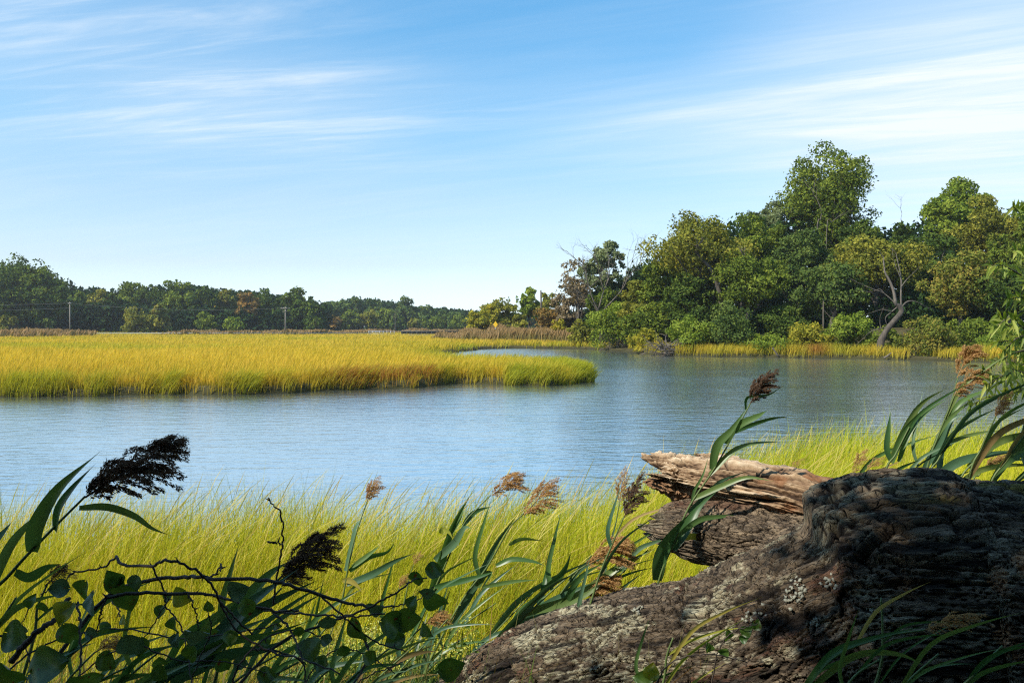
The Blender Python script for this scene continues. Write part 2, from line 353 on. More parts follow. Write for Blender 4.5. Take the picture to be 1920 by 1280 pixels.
def grassmat(name, base, cols, green, transl=0.45, rust=(0.40, 0.17, 0.05)):
    m, nt, out = newmat(name)
    t = attr(nt, 'tint'); c = ramp(nt, t, [(i / (len(cols) - 1), c) for i, c in enumerate(cols)])
    c = mixc(nt, attr(nt, 'green'), c, green); c = mixc(nt, attr(nt, 'rust'), c, rust)
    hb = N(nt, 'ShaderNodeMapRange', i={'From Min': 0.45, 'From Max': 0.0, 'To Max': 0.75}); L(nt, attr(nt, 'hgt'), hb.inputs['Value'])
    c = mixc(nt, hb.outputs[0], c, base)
    d = N(nt, 'ShaderNodeBsdfDiffuse'); L(nt, c, d.inputs[0]); tr = N(nt, 'ShaderNodeBsdfTranslucent'); L(nt, mixc(nt, 1.0, c, (1.15, 1.1, 0.5), 'MULTIPLY'), tr.inputs[0])
    mx = N(nt, 'ShaderNodeMixShader', i={0: transl}); L(nt, d.outputs[0], mx.inputs[1]); L(nt, tr.outputs[0], mx.inputs[2]); L(nt, mx.outputs[0], out.inputs[0]); return m
def pn(x, y, f, seed, o=3): return fbm(np.stack((x * f, y * f, np.zeros_like(x)), -1), o, seed)

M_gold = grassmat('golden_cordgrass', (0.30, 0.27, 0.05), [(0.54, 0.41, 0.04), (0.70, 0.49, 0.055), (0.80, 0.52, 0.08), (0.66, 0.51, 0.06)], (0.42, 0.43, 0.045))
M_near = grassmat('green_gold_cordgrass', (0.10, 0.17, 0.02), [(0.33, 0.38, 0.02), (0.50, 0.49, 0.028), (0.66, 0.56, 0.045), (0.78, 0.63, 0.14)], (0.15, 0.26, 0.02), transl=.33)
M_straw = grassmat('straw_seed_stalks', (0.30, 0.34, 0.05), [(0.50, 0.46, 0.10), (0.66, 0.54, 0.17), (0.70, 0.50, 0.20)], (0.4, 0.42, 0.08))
def far_marsh():
    n = 380000; y = np.exp(R.uniform(np.log(33), np.log(330), n)); x = R.uniform(-.70, .62, n) * (y + 6)
    a, _ = shore(x, y)
    ok = (a > -0.12) & (x < np.where(y > 60, np.where(y > 118, 400, 11), 400)) & ~((x > 9) & (y > 130) & (y < 500))
    x, y, a = x[ok], y[ok], a[ok]
    # extra tussocks along the near water's edge
    n2 = 230000; y2 = R.uniform(34, 60, n2); x2 = R.uniform(-.70, .15, n2) * (y2 + 6); a2, _ = shore(x2, y2); o2 = (a2 > -0.18) & (a2 < 1.1)
    x = np.concatenate((x, x2[o2])); y = np.concatenate((y, y2[o2])); a = np.concatenate((a, a2[o2])); n = len(x)
    edge = np.exp(-np.maximum(a, 0) / 1.6)
    clump = noise(np.stack((x * 1.1, y * .8, 0 * x), -1), 21)
    keep = R.random(n) < np.clip(1.0 - edge * .75 * (clump < -.15), .0, 1); x, y, a, edge, clump = (q[keep] for q in (x, y, a, edge, clump)); n = len(x)
    h = (.95 + .22 * pn(x, y, .12, 31) + .24 * clump + R.normal(0, .10, n)) * (1 - .18 * edge)
    h = h * np.where(y > 90, .9, 1)
    w = np.clip(y * .00085, .028, .16) * R.uniform(.6, 1.3, n)
    lx = .30 + .16 * R.normal(size=n) + .14 * pn(x, y, .25, 33); ly = -.05 + .18 * R.normal(size=n) - edge * .22
    lx = lx + edge * clump * .35
    z = height(x, y) - .03
    g = np.clip(edge * .85 * (.35 + .9 * clump) + .55 * sstep(pn(x, y, .055, 41), .12, .55) + .15 * R.random(n), 0, 1)
    rp = np.exp(-((x + 7.6) ** 2 / 5.0 + (y - 44.2) ** 2 / 5)) + np.exp(-((x + 5.0) ** 2 / 1.8 + (y - 45.4) ** 2 / 3)) + .7 * np.exp(-((x - 30) ** 2 / 2 + (y - 87) ** 2 / 6))
    rust = np.clip(rp * 1.2, 0, .85) * (R.random(n) < .7) + .0
    rust = np.maximum(rust, .35 * sstep(pn(x, y, .03, 44), .1, .6) * R.random(n))
    V, Q, at = blades(np.stack((x, y, z), 1), h, w, np.stack((lx, ly), 1), R.uniform(1.4, 2.4, n), R.normal(0, .7, n), 3, np.clip(R.random(n) * .7 + .15 + .35 * pn(x, y, .08, 51), 0, 1), {'green': g, 'rust': rust})
    o = mesh('marsh_grass', V, Q, M_gold, attrs=at); tag(o, 'tall golden green cordgrass covering the marsh across the water', 'grass', kind='stuff')
far_marsh()
def right_bank_grass():
    n = 170000; x = R.uniform(13, 70, n); y = R.uniform(66, 118, n); a, _ = shore(x, y)
    gap = noise(np.stack((x * .22, y * .0, 0 * x), -1), 61)
    ok = (a > -.1) & (a < 2.6 + 1.2 * gap) & (np.abs(x - 37.2) > .9) & (np.abs(x - 13.2) > 1.5)
    x, y, a = x[ok], y[ok], a[ok]; n = len(x)
    h = 1.15 + .35 * noise(np.stack((x * .7, y * .5, 0 * x), -1), 62) + R.normal(0, .1, n); w = R.uniform(.03, .065, n)
    V, Q, at = blades(np.stack((x, y, height(x, y) - .03), 1), h, w, np.stack((.2 + .2 * R.normal(size=n), -.1 + .2 * R.normal(size=n)), 1), R.uniform(1.4, 2.2, n), R.normal(0, .7, n), 3, R.random(n),
                      {'green': np.clip(.45 + .5 * pn(x, y, .5, 63), 0, 1), 'rust': np.clip(.8 * np.exp(-((x - 29.5) ** 2 / .8)) + .06 * R.random(n), 0, 1)})
    o = mesh('bank_grass', V, Q, M_gold, attrs=at); tag(o, 'strip of yellow green grass along the foot of the wooded bank', 'grass', kind='stuff')
right_bank_grass()
def near_meadow():
    n = 190000; y = np.exp(R.uniform(np.log(4.6), np.log(19), n)); x = R.uniform(-.78, .78, n) * (y + 1.5)
    _, b = shore(x, y); ok = (b > -.15); x, y, b = x[ok], y[ok], b[ok]; n = len(x)
    dens = sstep(y + .15 * np.maximum(x, 0), 5.1, 7.2); ok = R.random(n) < .10 + .9 * dens; x, y, b = x[ok], y[ok], b[ok]; n = len(x)
    cl = noise(np.stack((x * 1.6, y * 1.6, 0 * x), -1), 71)
    tall = sstep(y + .15 * np.maximum(x, 0), 5.2, 7.5)
    h = (.40 + .66 * tall) * (1 + .13 * sstep(x, 2.5, 5)) * (1 + .12 * cl + .16 * R.normal(size=n)).clip(.4, 1.5) * (1 - .12 * np.exp(-np.maximum(b, 0) / .6))
    w = np.clip(y * .0009, .0055, .013) * R.uniform(.55, 1.25, n)
    fl = sstep(pn(x, y, .8, 79), .16, .42); lx = .13 + .19 * R.normal(size=n) + .2 * pn(x, y, .5, 73) + .55 * fl; ly = .17 * R.normal(size=n) + .7 * fl * pn(x, y, .4, 83)
    wild = R.random(n) < .16; lx = np.where(wild, R.normal(0, .6, n), lx); ly = np.where(wild, R.normal(0, .5, n), ly)
    g = np.clip(.14 + .9 * pn(x, y, .35, 74), 0, 1) * .7
    t = np.clip(.38 + .5 * R.normal(size=n) * .5 + .35 * pn(x, y, .22, 75), 0, 1)
    dead = (R.random(n) < .05 + .10 * sstep(pn(x, y, .6, 85), .1, .4)); t = np.where(dead, 1.0, t); g = np.where(dead, 0, g)
    V, Q, at = blades(np.stack((x, y, height(x, y) - .02), 1), h, w, np.stack((lx, ly), 1), R.uniform(1.3, 2.6, n), R.uniform(0, np.pi, n), 4, t, {'green': g, 'rust': np.where(dead & (R.random(n) < .3), .5, 0)})
    o = mesh('meadow_grass', V, Q, M_near, attrs=at); tag(o, 'sunlit yellow green grass on the near bank behind the fallen log', 'grass', kind='stuff')
    # seed stalks that stand above the blades
    n = 6500; y = np.exp(R.uniform(np.log(6.8), np.log(18), n)); x = R.uniform(-.74, .74, n) * (y + 1); _, b = shore(x, y); ok = b > -.1
    ok &= R.random(n) < np.where(b < 3.5, 1, .35); x, y, b = x[ok], y[ok], b[ok]; n = len(x)
    h = R.uniform(1.0, 1.5, n) * (1 + .1 * pn(x, y, .6, 81)); pr = [(0, .5), (.68, .45), (.76, 1.6), (.9, 2.2), (.97, 1.0), (1, .2)]
    V, Q, at = blades(np.stack((x, y, height(x, y) - .02), 1), h, np.full(n, .0042), np.stack((R.uniform(.15, .60, n), .1 * R.normal(size=n)), 1), R.uniform(1.8, 3.2, n), R.uniform(0, np.pi, n), 9, R.random(n), {'green': .3 * R.random(n), 'rust': .35 * (R.random(n) < .2)}, prof=pr)
    o = mesh('grass_seed_stalks', V, Q, M_straw, attrs=at); tag(o, 'thin straw coloured seed stalks leaning above the near grass', 'grass', kind='stuff')
near_meadow()
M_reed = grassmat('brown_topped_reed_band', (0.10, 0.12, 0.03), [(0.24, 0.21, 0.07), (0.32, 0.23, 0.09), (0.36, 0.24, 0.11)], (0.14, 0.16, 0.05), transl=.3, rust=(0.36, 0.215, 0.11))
def reed_band():
    mb = MB()
    def band(pts, w, n, h0, bw, rt):
        pts = np.array(pts, float); seg = np.r_[0, np.cumsum(np.hypot(*np.diff(pts, axis=0).T))]; s = R.uniform(0, seg[-1], n)
        x = np.interp(s, seg, pts[:, 0]) + R.uniform(-.5, .5, n) * 2; y = np.interp(s, seg, pts[:, 1]) + R.uniform(-.5, .5, n) * w
        h = h0 * (.35 + .65 * sstep(s, 0, 9)) * (1 + .48 * noise(np.stack((x * .25, y * .1, 0 * x), -1), 91) + .08 * R.normal(size=n)); ww = bw * R.uniform(.6, 1.3, n)
        pr = [(0, .6), (.6, .6), (.75, 1.0), (.85, 1.5), (1, .4)]
        V, Q, at = blades(np.stack((x, y, height(x, y)), 1), h, ww, np.stack((.22 + .12 * R.normal(size=n), .1 * R.normal(size=n)), 1), R.uniform(1.5, 2.5, n), R.normal(0, .8, n), 4, R.random(n), {'green': .5 * R.random(n), 'rust': 0 * x}, prof=pr)
        rs = np.tile(np.repeat(sstep(np.arange(5) / 4, .45, .8), 2), n) * rt; at['rust'] = rs
        mb.add(V, Q, **at)
    band([(-250, 235), (-120, 215), (-105, 212)], 26, 15000, 1.8, .30, .75)
    band([(-105, 262), (-60, 262), (-45, 300), (-20, 330), (5, 330)], 22, 12000, 1.5, .36, .7)
    band([(-16, 190), (-8, 165), (2, 150), (10, 138), (15, 132)], 18, 15000, 1.9, .13, .65)
    band([(-10, 178), (0, 172), (12, 165), (20, 160)], 16, 10000, 2.4, .16, .65)
    o = mb.build('reed_bed', M_reed); tag(o, 'distant bed of brown topped reeds behind the golden marsh', 'reeds', kind='stuff')
reed_band()
# ---------------------------------------------------------------- trees
M_bark = barkmat('tree_bark', (0.045, 0.036, 0.028), (0.13, 0.105, 0.08))
M_dead = barkmat('bleached_dead_wood', (0.06, 0.048, 0.036), (0.18, 0.145, 0.11))
def LM(name, a, b, c, **k): return leafmat(name, [a, b, c], **k)
F_dark = LM('dark_oak_leaves', (0.043, 0.070, 0.016), (0.082, 0.125, 0.023), (0.163, 0.192, 0.032), transl=.22)
F_mid = LM('mid_green_leaves', (0.078, 0.113, 0.020), (0.149, 0.192, 0.026), (0.256, 0.282, 0.041), transl=.28)
F_bright = LM('bright_green_leaves', (0.096, 0.150, 0.022), (0.192, 0.252, 0.031), (0.320, 0.360, 0.055), transl=.32)
F_olive = LM('olive_yellow_leaves', (0.122, 0.134, 0.024), (0.218, 0.216, 0.033), (0.371, 0.324, 0.053), transl=.3)
F_yel = LM('yellowing_leaves', (0.186, 0.198, 0.026), (0.338, 0.308, 0.036), (0.608, 0.460, 0.058), transl=.35)
F_pale = LM('pale_silvery_leaves', (0.12, 0.15, 0.06), (0.20, 0.23, 0.10), (0.32, 0.35, 0.18), transl=.3)
F_rust = LM('rust_brown_leaves', (0.145, 0.112, 0.037), (0.264, 0.165, 0.050), (0.396, 0.224, 0.066), transl=.3)
F_orange = LM('orange_tinged_leaves', (0.109, 0.144, 0.026), (0.205, 0.210, 0.037), (0.36, 0.25, 0.055), transl=.3)
F_blue = LM('cool_dark_leaves', (0.051, 0.084, 0.023), (0.099, 0.143, 0.032), (0.185, 0.224, 0.052), transl=.22)
F_brown = LM('thin_brown_leaves', (0.158, 0.132, 0.079), (0.251, 0.185, 0.106), (0.317, 0.251, 0.132), transl=.25)

def leafcloud(c, n, nrm, size, flat=.55, aspect=.62):
    """n leaves (rhombs folded along the midrib) at centres c with mean normals nrm"""
    d = nrm * flat + R.normal(size=(n, 3)) * (1 - flat); d /= np.linalg.norm(d, axis=1)[:, None] + 1e-9
    a = np.cross(d, R.normal(size=(n, 3))); a /= np.linalg.norm(a, axis=1)[:, None] + 1e-9
    b = np.cross(d, a); s = size[:, None]
    V = np.stack((c - a * s, c + b * s * aspect - d * s * .12, c + a * s, c - b * s * aspect - d * s * .12), 1).reshape(-1, 3)
    return V, np.arange(n * 4).reshape(n, 4)
def lobes_in(H, Wd, cb, n, rng, top=1.0, skew=(0, 0)):
    """clump centres and radii inside a crown envelope: local coordinates"""
    zc, hz_ = H * (1 + cb) / 2, H * (1 - cb) / 2; out = []
    for i in range(n):
        for _ in range(30):
            q = rng.normal(size=3); q /= np.linalg.norm(q); r = rng.uniform(.30, .92); q = q * r
            if q[2] < -.85: continue
            break
        w = 1 - .28 * max(q[2], 0) * (2 - top)
        rad = Wd / 2 * rng.uniform(.17, .36)
        out.append((q[0] * Wd / 2 * w + skew[0] * (q[2] + 1) / 2, q[1] * Wd / 2 * w + skew[1] * (q[2] + 1) / 2, zc + q[2] * (hz_ * 1.04 - rad * .45), rad))
    return np.array(out)
def crown(lobes, n, ls, rng, gap=.1, gf=.8, zsq=.8, droop=0.):
    w = lobes[:, 3] ** 2; k = rng.choice(len(lobes), int(n * 1.25), p=w / w.sum()); m = len(k)
    q = rng.normal(size=(m, 3)); q[:, 2] += .25; q /= np.linalg.norm(q, axis=1)[:, None]
    r = lobes[k, 3] * rng.uniform(.55, 1.02, m) ** .8
    r *= 1 + .30 * noise(q * 2.3 + k[:, None] * 5.1, 3)
    c = lobes[k, :3] + q * r[:, None] * np.array((1, 1, zsq)); c[:, 2] -= droop * r * rng.random(m) * (q[:, 2] < 0)
    g = noise(c / ls * .16 * gf * 2 + 3.3, 8); ok = g > -.62 + gap * 2; c, q, k = c[ok][:n], q[ok][:n], k[ok][:n]
    tint = np.clip(.45 + .22 * rng.normal(size=len(c)) + .28 * hsh(k, k * 3, k * 7, 4), 0, 1)
    return c, q, tint
def tree(name, label, base, H, Wd, cb, leaf, bark=None, n=6000, ls=.3, nl=16, seed=0, group=None, lean=(0, 0), gap=.1, cat='tree', trunk=None, zsq=.8, limbs=True, top=1.0, part='crown'):
    rng = np.random.default_rng(seed + 100)
    x, y = base; z = hz(x, y) - .1; t = thing(name, label, cat, (x, y, z), group); O = np.array((x, y, z))
    lb = lobes_in(H, Wd, cb, int(nl * 2.2), rng, top, lean)
    c, q, tint = crown(lb, n, ls, rng, gap, zsq=zsq)
    V, Q = leafcloud(c, len(c), q, ls * rng.uniform(.55, 1.1, len(c)))
    c0 = V[:, 2].min()
    if c0 < .05: V[:, 2] = np.maximum(V[:, 2], .05)
    mesh(part, V + O, Q, leaf, t, {'tint': np.repeat(tint, 4)}, smooth=False)
    mb = MB(); tr = trunk or max(.12, Wd * .028); hh = H * (cb * .6 + .45)
    wob = rng.normal(0, Wd * .02, (5, 2)); sp = np.array([(lean[0] * s * .8 + wob[i, 0] * (i > 0), lean[1] * s * .8 + wob[i, 1] * (i > 0), hh * s) for i, s in enumerate((0, .25, .5, .75, 1))])
    path = catmull(sp, 12); mb.tube(path + O, np.linspace(tr * 1.25, tr * .45, 12), 8, jit=.04)
    if limbs:
        for l in lb[:: max(1, len(lb) // 9)]:
            s = rng.uniform(.35, .85); p0 = path[int(s * 11)]; p2 = l[:3]; p1 = (p0 + p2) / 2 + np.array((0, 0, -.06 * H)) * rng.uniform(-.3, 1)
            mb.tube(catmull([p0, p1, p2], 7) + O, np.linspace(tr * .42, tr * .10, 7), 5, cap=False)
    mb.build('trunk' if part == 'crown' else 'stems', bark or M_bark, t)
    return t
def at_px(u, d): return ((u - 960) / FPX * d, d)
def group_wide(k): return k.get('group') in (GR, GS, GL)
def T(label, u, vtop, wpx, d, leaf, cb=.22, name='broadleaf_tree', n=None, ls=None, off=0, **k):
    x, y = at_px(u, d); H = P(u, vtop, d)[2] - hz(x, y) + .1; Wd = wpx * (1.18 if group_wide(k) else 1.0) * d / FPX
    ls = ls or max(.12, d * .0021)
    n = n or int(min(17000, 4.0 * (Wd * H * 1.5) / (ls * ls)))
    return tree(name, label, (x, y), H, Wd, cb, leaf, n=n, ls=ls, seed=int(u * 7 + vtop), **k)
GR, GL, GF, GC = 'trees of the wood on the right bank', 'trees of the left tree line', 'far trees beyond the bridge', 'trees and bushes beside the reed bed'
GS = 'shrubs along the foot of the right bank'
# right bank, back to front
T('tallest tree of the right wood, rounded crown rising above all others', 1550, 262, 150, 124, F_mid, cb=.34, group=GR, nl=75, n=26000, top=2.0, gap=.02, name='tall_tree', trunk=.5)
T('pale silvery leaved tree just left of the tallest tree', 1452, 366, 105, 126, F_pale, cb=.45, group=GR, gap=.16)
T('light green lumpy topped tree at the upper right, second highest crown', 1790, 334, 128, 122, F_bright, cb=.45, group=GR, nl=20)
T('olive green broad topped tree near the right edge, beside the light green lumpy one', 1862, 362, 150, 112, F_olive, cb=.25, group=GR, nl=22)
T('dark green tree cut by the right edge of the view, highest there', 1935, 372, 120, 104, F_mid, cb=.2, group=GR)
T('dark vine hung tree directly below and right of the tallest crown', 1610, 388, 110, 116, F_dark, cb=.2, group=GR)
T('small dark tree wrapped in vines with a bare tip beside the gap in the skyline', 1690, 405, 74, 116, F_dark, cb=.2, group=GR)
T('dark green tree below the pale silvery one', 1500, 412, 130, 110, F_blue, cb=.15, group=GR, nl=20)
T('mid green tree between the silvery one and the big yellow olive one', 1425, 392, 120, 116, F_mid, cb=.2, group=GR, nl=20)
T('big yellow olive tree with spreading crown at the left shoulder of the wood', 1335, 402, 178, 106, F_olive, cb=.33, group=GR, nl=28, lean=(-2.5, -.5), n=15000)
T('green tree low on the left slope of the wood, below the yellow olive crown', 1235, 482, 92, 112, F_mid, cb=.2, group=GR)
T('small olive tree leaning over the left end of the wood', 1195, 520, 78, 114, F_olive, cb=.1, group=GR)
T('dull olive brown tree with fine foliage behind the leaning dead trunk', 1645, 432, 165, 101, F_olive, cb=.3, group=GR, nl=26, gap=.14)
T('dark green tree standing right of the olive brown one behind the dead trunk', 1735, 420, 110, 106, F_dark, cb=.15, group=GR)
T('tree with orange tinged leaves in the right part of the wood', 1800, 458, 122, 92, F_orange, cb=.12, group=GR, nl=24)
T('deep green bushy tree in the middle of the wood front, left of the dead trunk', 1560, 480, 120, 98, F_blue, cb=.12, group=GR, nl=20)
T('green tree with a dark hollow beneath it, under the yellow olive crown', 1405, 470, 130, 101, F_mid, cb=.3, group=GR, nl=18)
T('shaded tree behind the bank shrubs below the big yellow olive tree', 1300, 500, 110, 104, F_dark, cb=.25, group=GR)
T('dark shaded tree at the right edge above the bank', 1890, 480, 130, 90, F_dark, cb=.1, group=GR, nl=20)
T('dark green tree beyond the right edge of the view', 2010, 400, 170, 96, F_mid, cb=.1, group=GR)
T('tall green tree well beyond the right edge of the view', 2130, 390, 180, 92, F_mid, cb=.1, group=GR)
# bank shrubs
def SH(label, u, vtop, wpx, d, leaf, **k): return T(label, u, vtop, wpx, d, leaf, cb=-.12, name='bank_shrub', cat='shrub', group=k.pop('group', GS), part='foliage', limbs=False, trunk=.09, ls=max(.10, d * .0017), **k)
SH('bright green shrub mound at the left end of the wood above brushwood', 1160, 566, 112, 116, F_bright, nl=20)
SH('rounded green shrub just right of the leftmost bright mound', 1222, 560, 96, 108, F_mid, nl=18)
SH('shrub with yellow leaves hanging beside the tangle of bare roots', 1212, 612, 62, 100, F_yel, nl=12)
SH('dark glossy green shrub behind the tangle of bare roots', 1292, 588, 96, 95, F_bright, nl=18)
SH('large cool green shrub in the middle of the left bank front', 1372, 566, 108, 94, F_blue, nl=22)
SH('low light green creeper mound between two gaps in the bank grass', 1438, 622, 88, 91, F_bright, nl=14)
SH('low yellow green creeper mound left of the leaning dead trunk base', 1520, 606, 104, 90, F_yel, nl=16)
SH('light green shrub under the leaning dead tree crown', 1592, 578, 96, 89, F_bright, nl=18)
SH('small green shrub at the foot of the leaning dead trunk', 1660, 606, 60, 86.5, F_mid, nl=12)
SH('round shrub with orange flecked leaves right of the leaning dead trunk', 1736, 592, 104, 82.5, F_orange, nl=20)
SH('dark shrub between the orange flecked shrub and the right edge', 1818, 590, 96, 84, F_mid, nl=18)
SH('green shrub at the right edge above the bank grass', 1890, 600, 104, 80, F_bright, nl=18)
SH('green shrub beyond the right edge of the view', 1995, 590, 120, 78, F_mid, nl=18)
SH('shaded undergrowth shrub between the cool green shrub and the low creeper', 1470, 560, 110, 99, F_dark, nl=18)
# middle distance by the reed bed
T('thin brownish tree with bare twigs at the left end of the right wood', 1082, 470, 96, 134, F_brown, cb=.25, group=GC, gap=.27, n=2600, nl=18)
T('airy pale green tree rising behind the bare branched dead tree', 1132, 446, 92, 130, F_pale, cb=.35, group=GC, gap=.16, nl=18)
T('green tree filling the space below the willowy crown', 1130, 530, 92, 127, F_mid, cb=.05, group=GC)
T('yellow green tree at the left end of the group beyond the reed bed', 905, 574, 70, 182, F_yel, cb=-.05, group=GC)
T('olive tree with a taller crown behind the yellow green one', 938, 550, 70, 196, F_olive, cb=.1, group=GC)
T('round olive bush between the olive tree and the bright green tree', 969, 571, 48, 176, F_olive, cb=-.1, group=GC)
T('bright green tree by the bare pole above the reed bed', 992, 536, 52, 190, F_bright, cb=.3, group=GC)
T('pale green tree right of the bare pole', 1030, 538, 54, 186, F_olive, cb=.2, group=GC)
T('rust orange bush leaning above the reed bed', 1032, 566, 82, 146, F_rust, cb=-.05, group=GC, gap=.14)
T('brown leaved tree behind the rust orange bush', 1068, 512, 76, 142, F_brown, cb=.05, group=GC, gap=.14)
T('small yellow tipped tree behind the leftmost yellow green one', 925, 566, 36, 186, F_yel, cb=.2, group=GC)
T('tan green bush at the right end of the reed bed, low by the water', 1088, 596, 60, 126, F_olive, cb=-.1, group=GC, gap=.12)
T('round yellow green bush in the middle of the reed bed', 1048, 592, 44, 138, F_yel, cb=-.1, group=GC)
# left tree line
T('tallest dark tree at the left edge', 28, 478, 150, 296, F_dark, cb=.12, group=GL, nl=34, n=9000)
T('dark crown between the tallest left edge tree and its right shoulder', 66, 490, 96, 298, F_mid, cb=.08, group=GL, nl=24)
T('dark tree forming the right shoulder of the tall left edge group', 88, 508, 72, 292, F_dark, cb=.05, group=GL)
T('tall dark tree cut off by the left edge', -50, 474, 110, 300, F_dark, cb=.1, group=GL)
for lab, u, v, w, d, m in [
    ('low crown directly right of the tall left edge group, by the first utility pole', 143, 541, 50, 330, F_mid), ('feathery light topped tree second right of the first utility pole', 183, 537, 48, 345, F_olive),
    ('dark green crown with two bumps left of the olive bush', 214, 543, 44, 325, F_dark), ('lighter green crown above the left side of the olive bush', 250, 524, 62, 335, F_mid),
    ('green crown above the middle of the olive bush', 287, 524, 50, 332, F_dark), ('highest crown of the middle of the left tree line', 330, 517, 72, 330, F_mid),
    ('rounded dark crown right of the highest middle one', 382, 527, 52, 326, F_dark), ('brown tinged crown in the left tree line, first of two', 425, 536, 48, 332, F_orange),
    ('russet brown crown, right of the first brown tinged one', 462, 541, 46, 322, F_rust), ('green crown behind the second utility pole', 500, 538, 52, 334, F_dark),
    ('large dark crown right of the second utility pole', 548, 539, 66, 322, F_dark), ('last dark crown at the right end of the left tree line', 584, 552, 44, 318, F_dark)]:
    T(lab, u, v, w, d, m, cb=.08, group=GL, nl=18)
for lab, u, v, w, d, m in [
    ('large olive brown bush in front of the left tree line', 258, 574, 82, 290, F_olive), ('olive brown bush with a pointed top beside the large one', 298, 560, 48, 295, F_orange),
    ('round green bush in front of the rounded dark crown', 386, 583, 46, 292, F_mid), ('small pale green tree in front of the russet crown', 440, 590, 40, 290, F_bright),
    ('green bush low at the left edge in front of the tall group', 14, 582, 44, 285, F_olive), ('low dark bush between the second pole and the last dark crown', 590, 592, 40, 300, F_dark)]:
    T(lab, u, v, w, d, m, cb=-.1, group='bushes in front of the left tree line', nl=14, name='field_bush', cat='bush', part='foliage')
# far trees across the bridge
for lab, u, v, w, d, m in [
    ('far crown next to the end of the left tree line', 618, 553, 50, 440, F_blue), ('tallest rounded far crown left of the bridge', 657, 548, 60, 450, F_blue), ('far crown right of the tallest rounded one', 703, 554, 54, 445, F_blue),
    ('separate dome shaped far tree standing above the others', 762, 552, 52, 450, F_blue), ('low far crown between the bridge rail and the dome shaped tree', 726, 574, 48, 425, F_mid),
    ('far crown right of the dome shaped tree', 800, 571, 50, 440, F_blue), ('last far crown before the yellow green tree by the reeds', 846, 574, 60, 430, F_blue),
    ('small russet far tree below the first far crown', 626, 586, 34, 400, F_rust), ('far green tree low in front of the tallest rounded crown', 655, 578, 48, 405, F_mid),
    ('far olive tree left of the bare white trunk', 690, 574, 46, 408, F_olive), ('far orange tinged small tree right of the bare white trunk', 778, 594, 28, 390, F_orange),
    ('far dark tree right of the small orange tinged one', 812, 588, 46, 400, F_mid), ('far dark crown low behind the bridge middle', 745, 590, 40, 410, F_dark), ('far green crown low at the right end of the bridge', 860, 590, 50, 395, F_mid)]:
    T(lab, u, v, w, d, m, cb=-.02, group=GF, nl=16, name='far_tree')
# continuous wood behind the trees one can tell apart
def backfill():
    mb = MB()
    def fill(pts, depth, n, ls, base):
        pts = np.array(pts, float)      # (u, vtop, d)
        u = R.uniform(pts[0, 0], pts[-1, 0], n); v = np.interp(u, pts[:, 0], pts[:, 1]); d = np.interp(u, pts[:, 0], pts[:, 2])
        x = (u - 960) / FPX * d; y = d + R.uniform(0, depth, n); ztop = EYE + (HZ - v) / FPX * d
        zt = ztop + 1.4 * noise(np.stack((x * .22, y * .22, 0 * x), -1), 5)
        z = base + (zt - base) * R.random(n) ** .8
        c = np.stack((x, y, z), 1); c += .5 * R.normal(size=c.shape)
        ok = noise(c * .45, 6) > -.35; c = c[ok]; V, Q = leafcloud(c, len(c), np.tile((0, -.5, .6), (len(c), 1)), ls * R.uniform(.6, 1.2, len(c)), .3)
        mb.add(V, Q, tint=np.repeat(np.clip(R.normal(.35, .2, len(c)), 0, 1), 4))
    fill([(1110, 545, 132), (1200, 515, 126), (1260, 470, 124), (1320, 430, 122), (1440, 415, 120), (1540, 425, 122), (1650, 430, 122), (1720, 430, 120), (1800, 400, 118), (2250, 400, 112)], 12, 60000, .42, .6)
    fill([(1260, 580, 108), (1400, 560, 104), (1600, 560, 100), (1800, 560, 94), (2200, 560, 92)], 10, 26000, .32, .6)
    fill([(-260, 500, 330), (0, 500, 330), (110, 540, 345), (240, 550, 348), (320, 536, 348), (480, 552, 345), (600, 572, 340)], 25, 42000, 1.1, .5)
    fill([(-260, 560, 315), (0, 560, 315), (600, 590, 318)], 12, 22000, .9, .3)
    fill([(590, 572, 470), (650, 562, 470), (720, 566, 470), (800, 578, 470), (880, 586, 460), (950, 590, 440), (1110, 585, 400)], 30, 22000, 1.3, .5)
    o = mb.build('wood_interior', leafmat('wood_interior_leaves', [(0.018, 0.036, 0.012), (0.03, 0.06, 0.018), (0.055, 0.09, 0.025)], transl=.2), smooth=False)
    tag(o, 'dense dark woodland filling the gaps behind the bank and field trees', 'woodland', kind='stuff')
backfill()

# ---------------------------------------------------------------- dead wood
def branching(mb, p, d, L, r, depth, rng, spread=.6, up=.1, taper=.62, kids=(2, 4), n=6):
    pts = [np.array(p, float)]; dd = np.array(d, float); dd /= np.linalg.norm(dd)
    for k in range(n):
        dd = dd + rng.normal(0, .13, 3) + np.array((0, 0, up * .25)); dd /= np.linalg.norm(dd); pts.append(pts[-1] + dd * L / n)
    mb.tube(pts, np.linspace(r, r * taper * .7, n + 1), 6 if r > .04 else 4, jit=.05)
    if depth:
        for _ in range(rng.integers(*kids) + (depth > 1)):
            i = rng.integers(n // 2, n + 1); nd = dd + rng.normal(0, spread, 3) * np.array((1, .7, .8)) + np.array((0, 0, up))
            branching(mb, pts[i], nd, L * rng.uniform(.5, .8), r * taper * rng.uniform(.55, .85), depth - 1, rng, spread, up, taper, kids, max(4, n - 1))
def wpath(l): return np.array([P(u, v, d) for u, v, d in l])
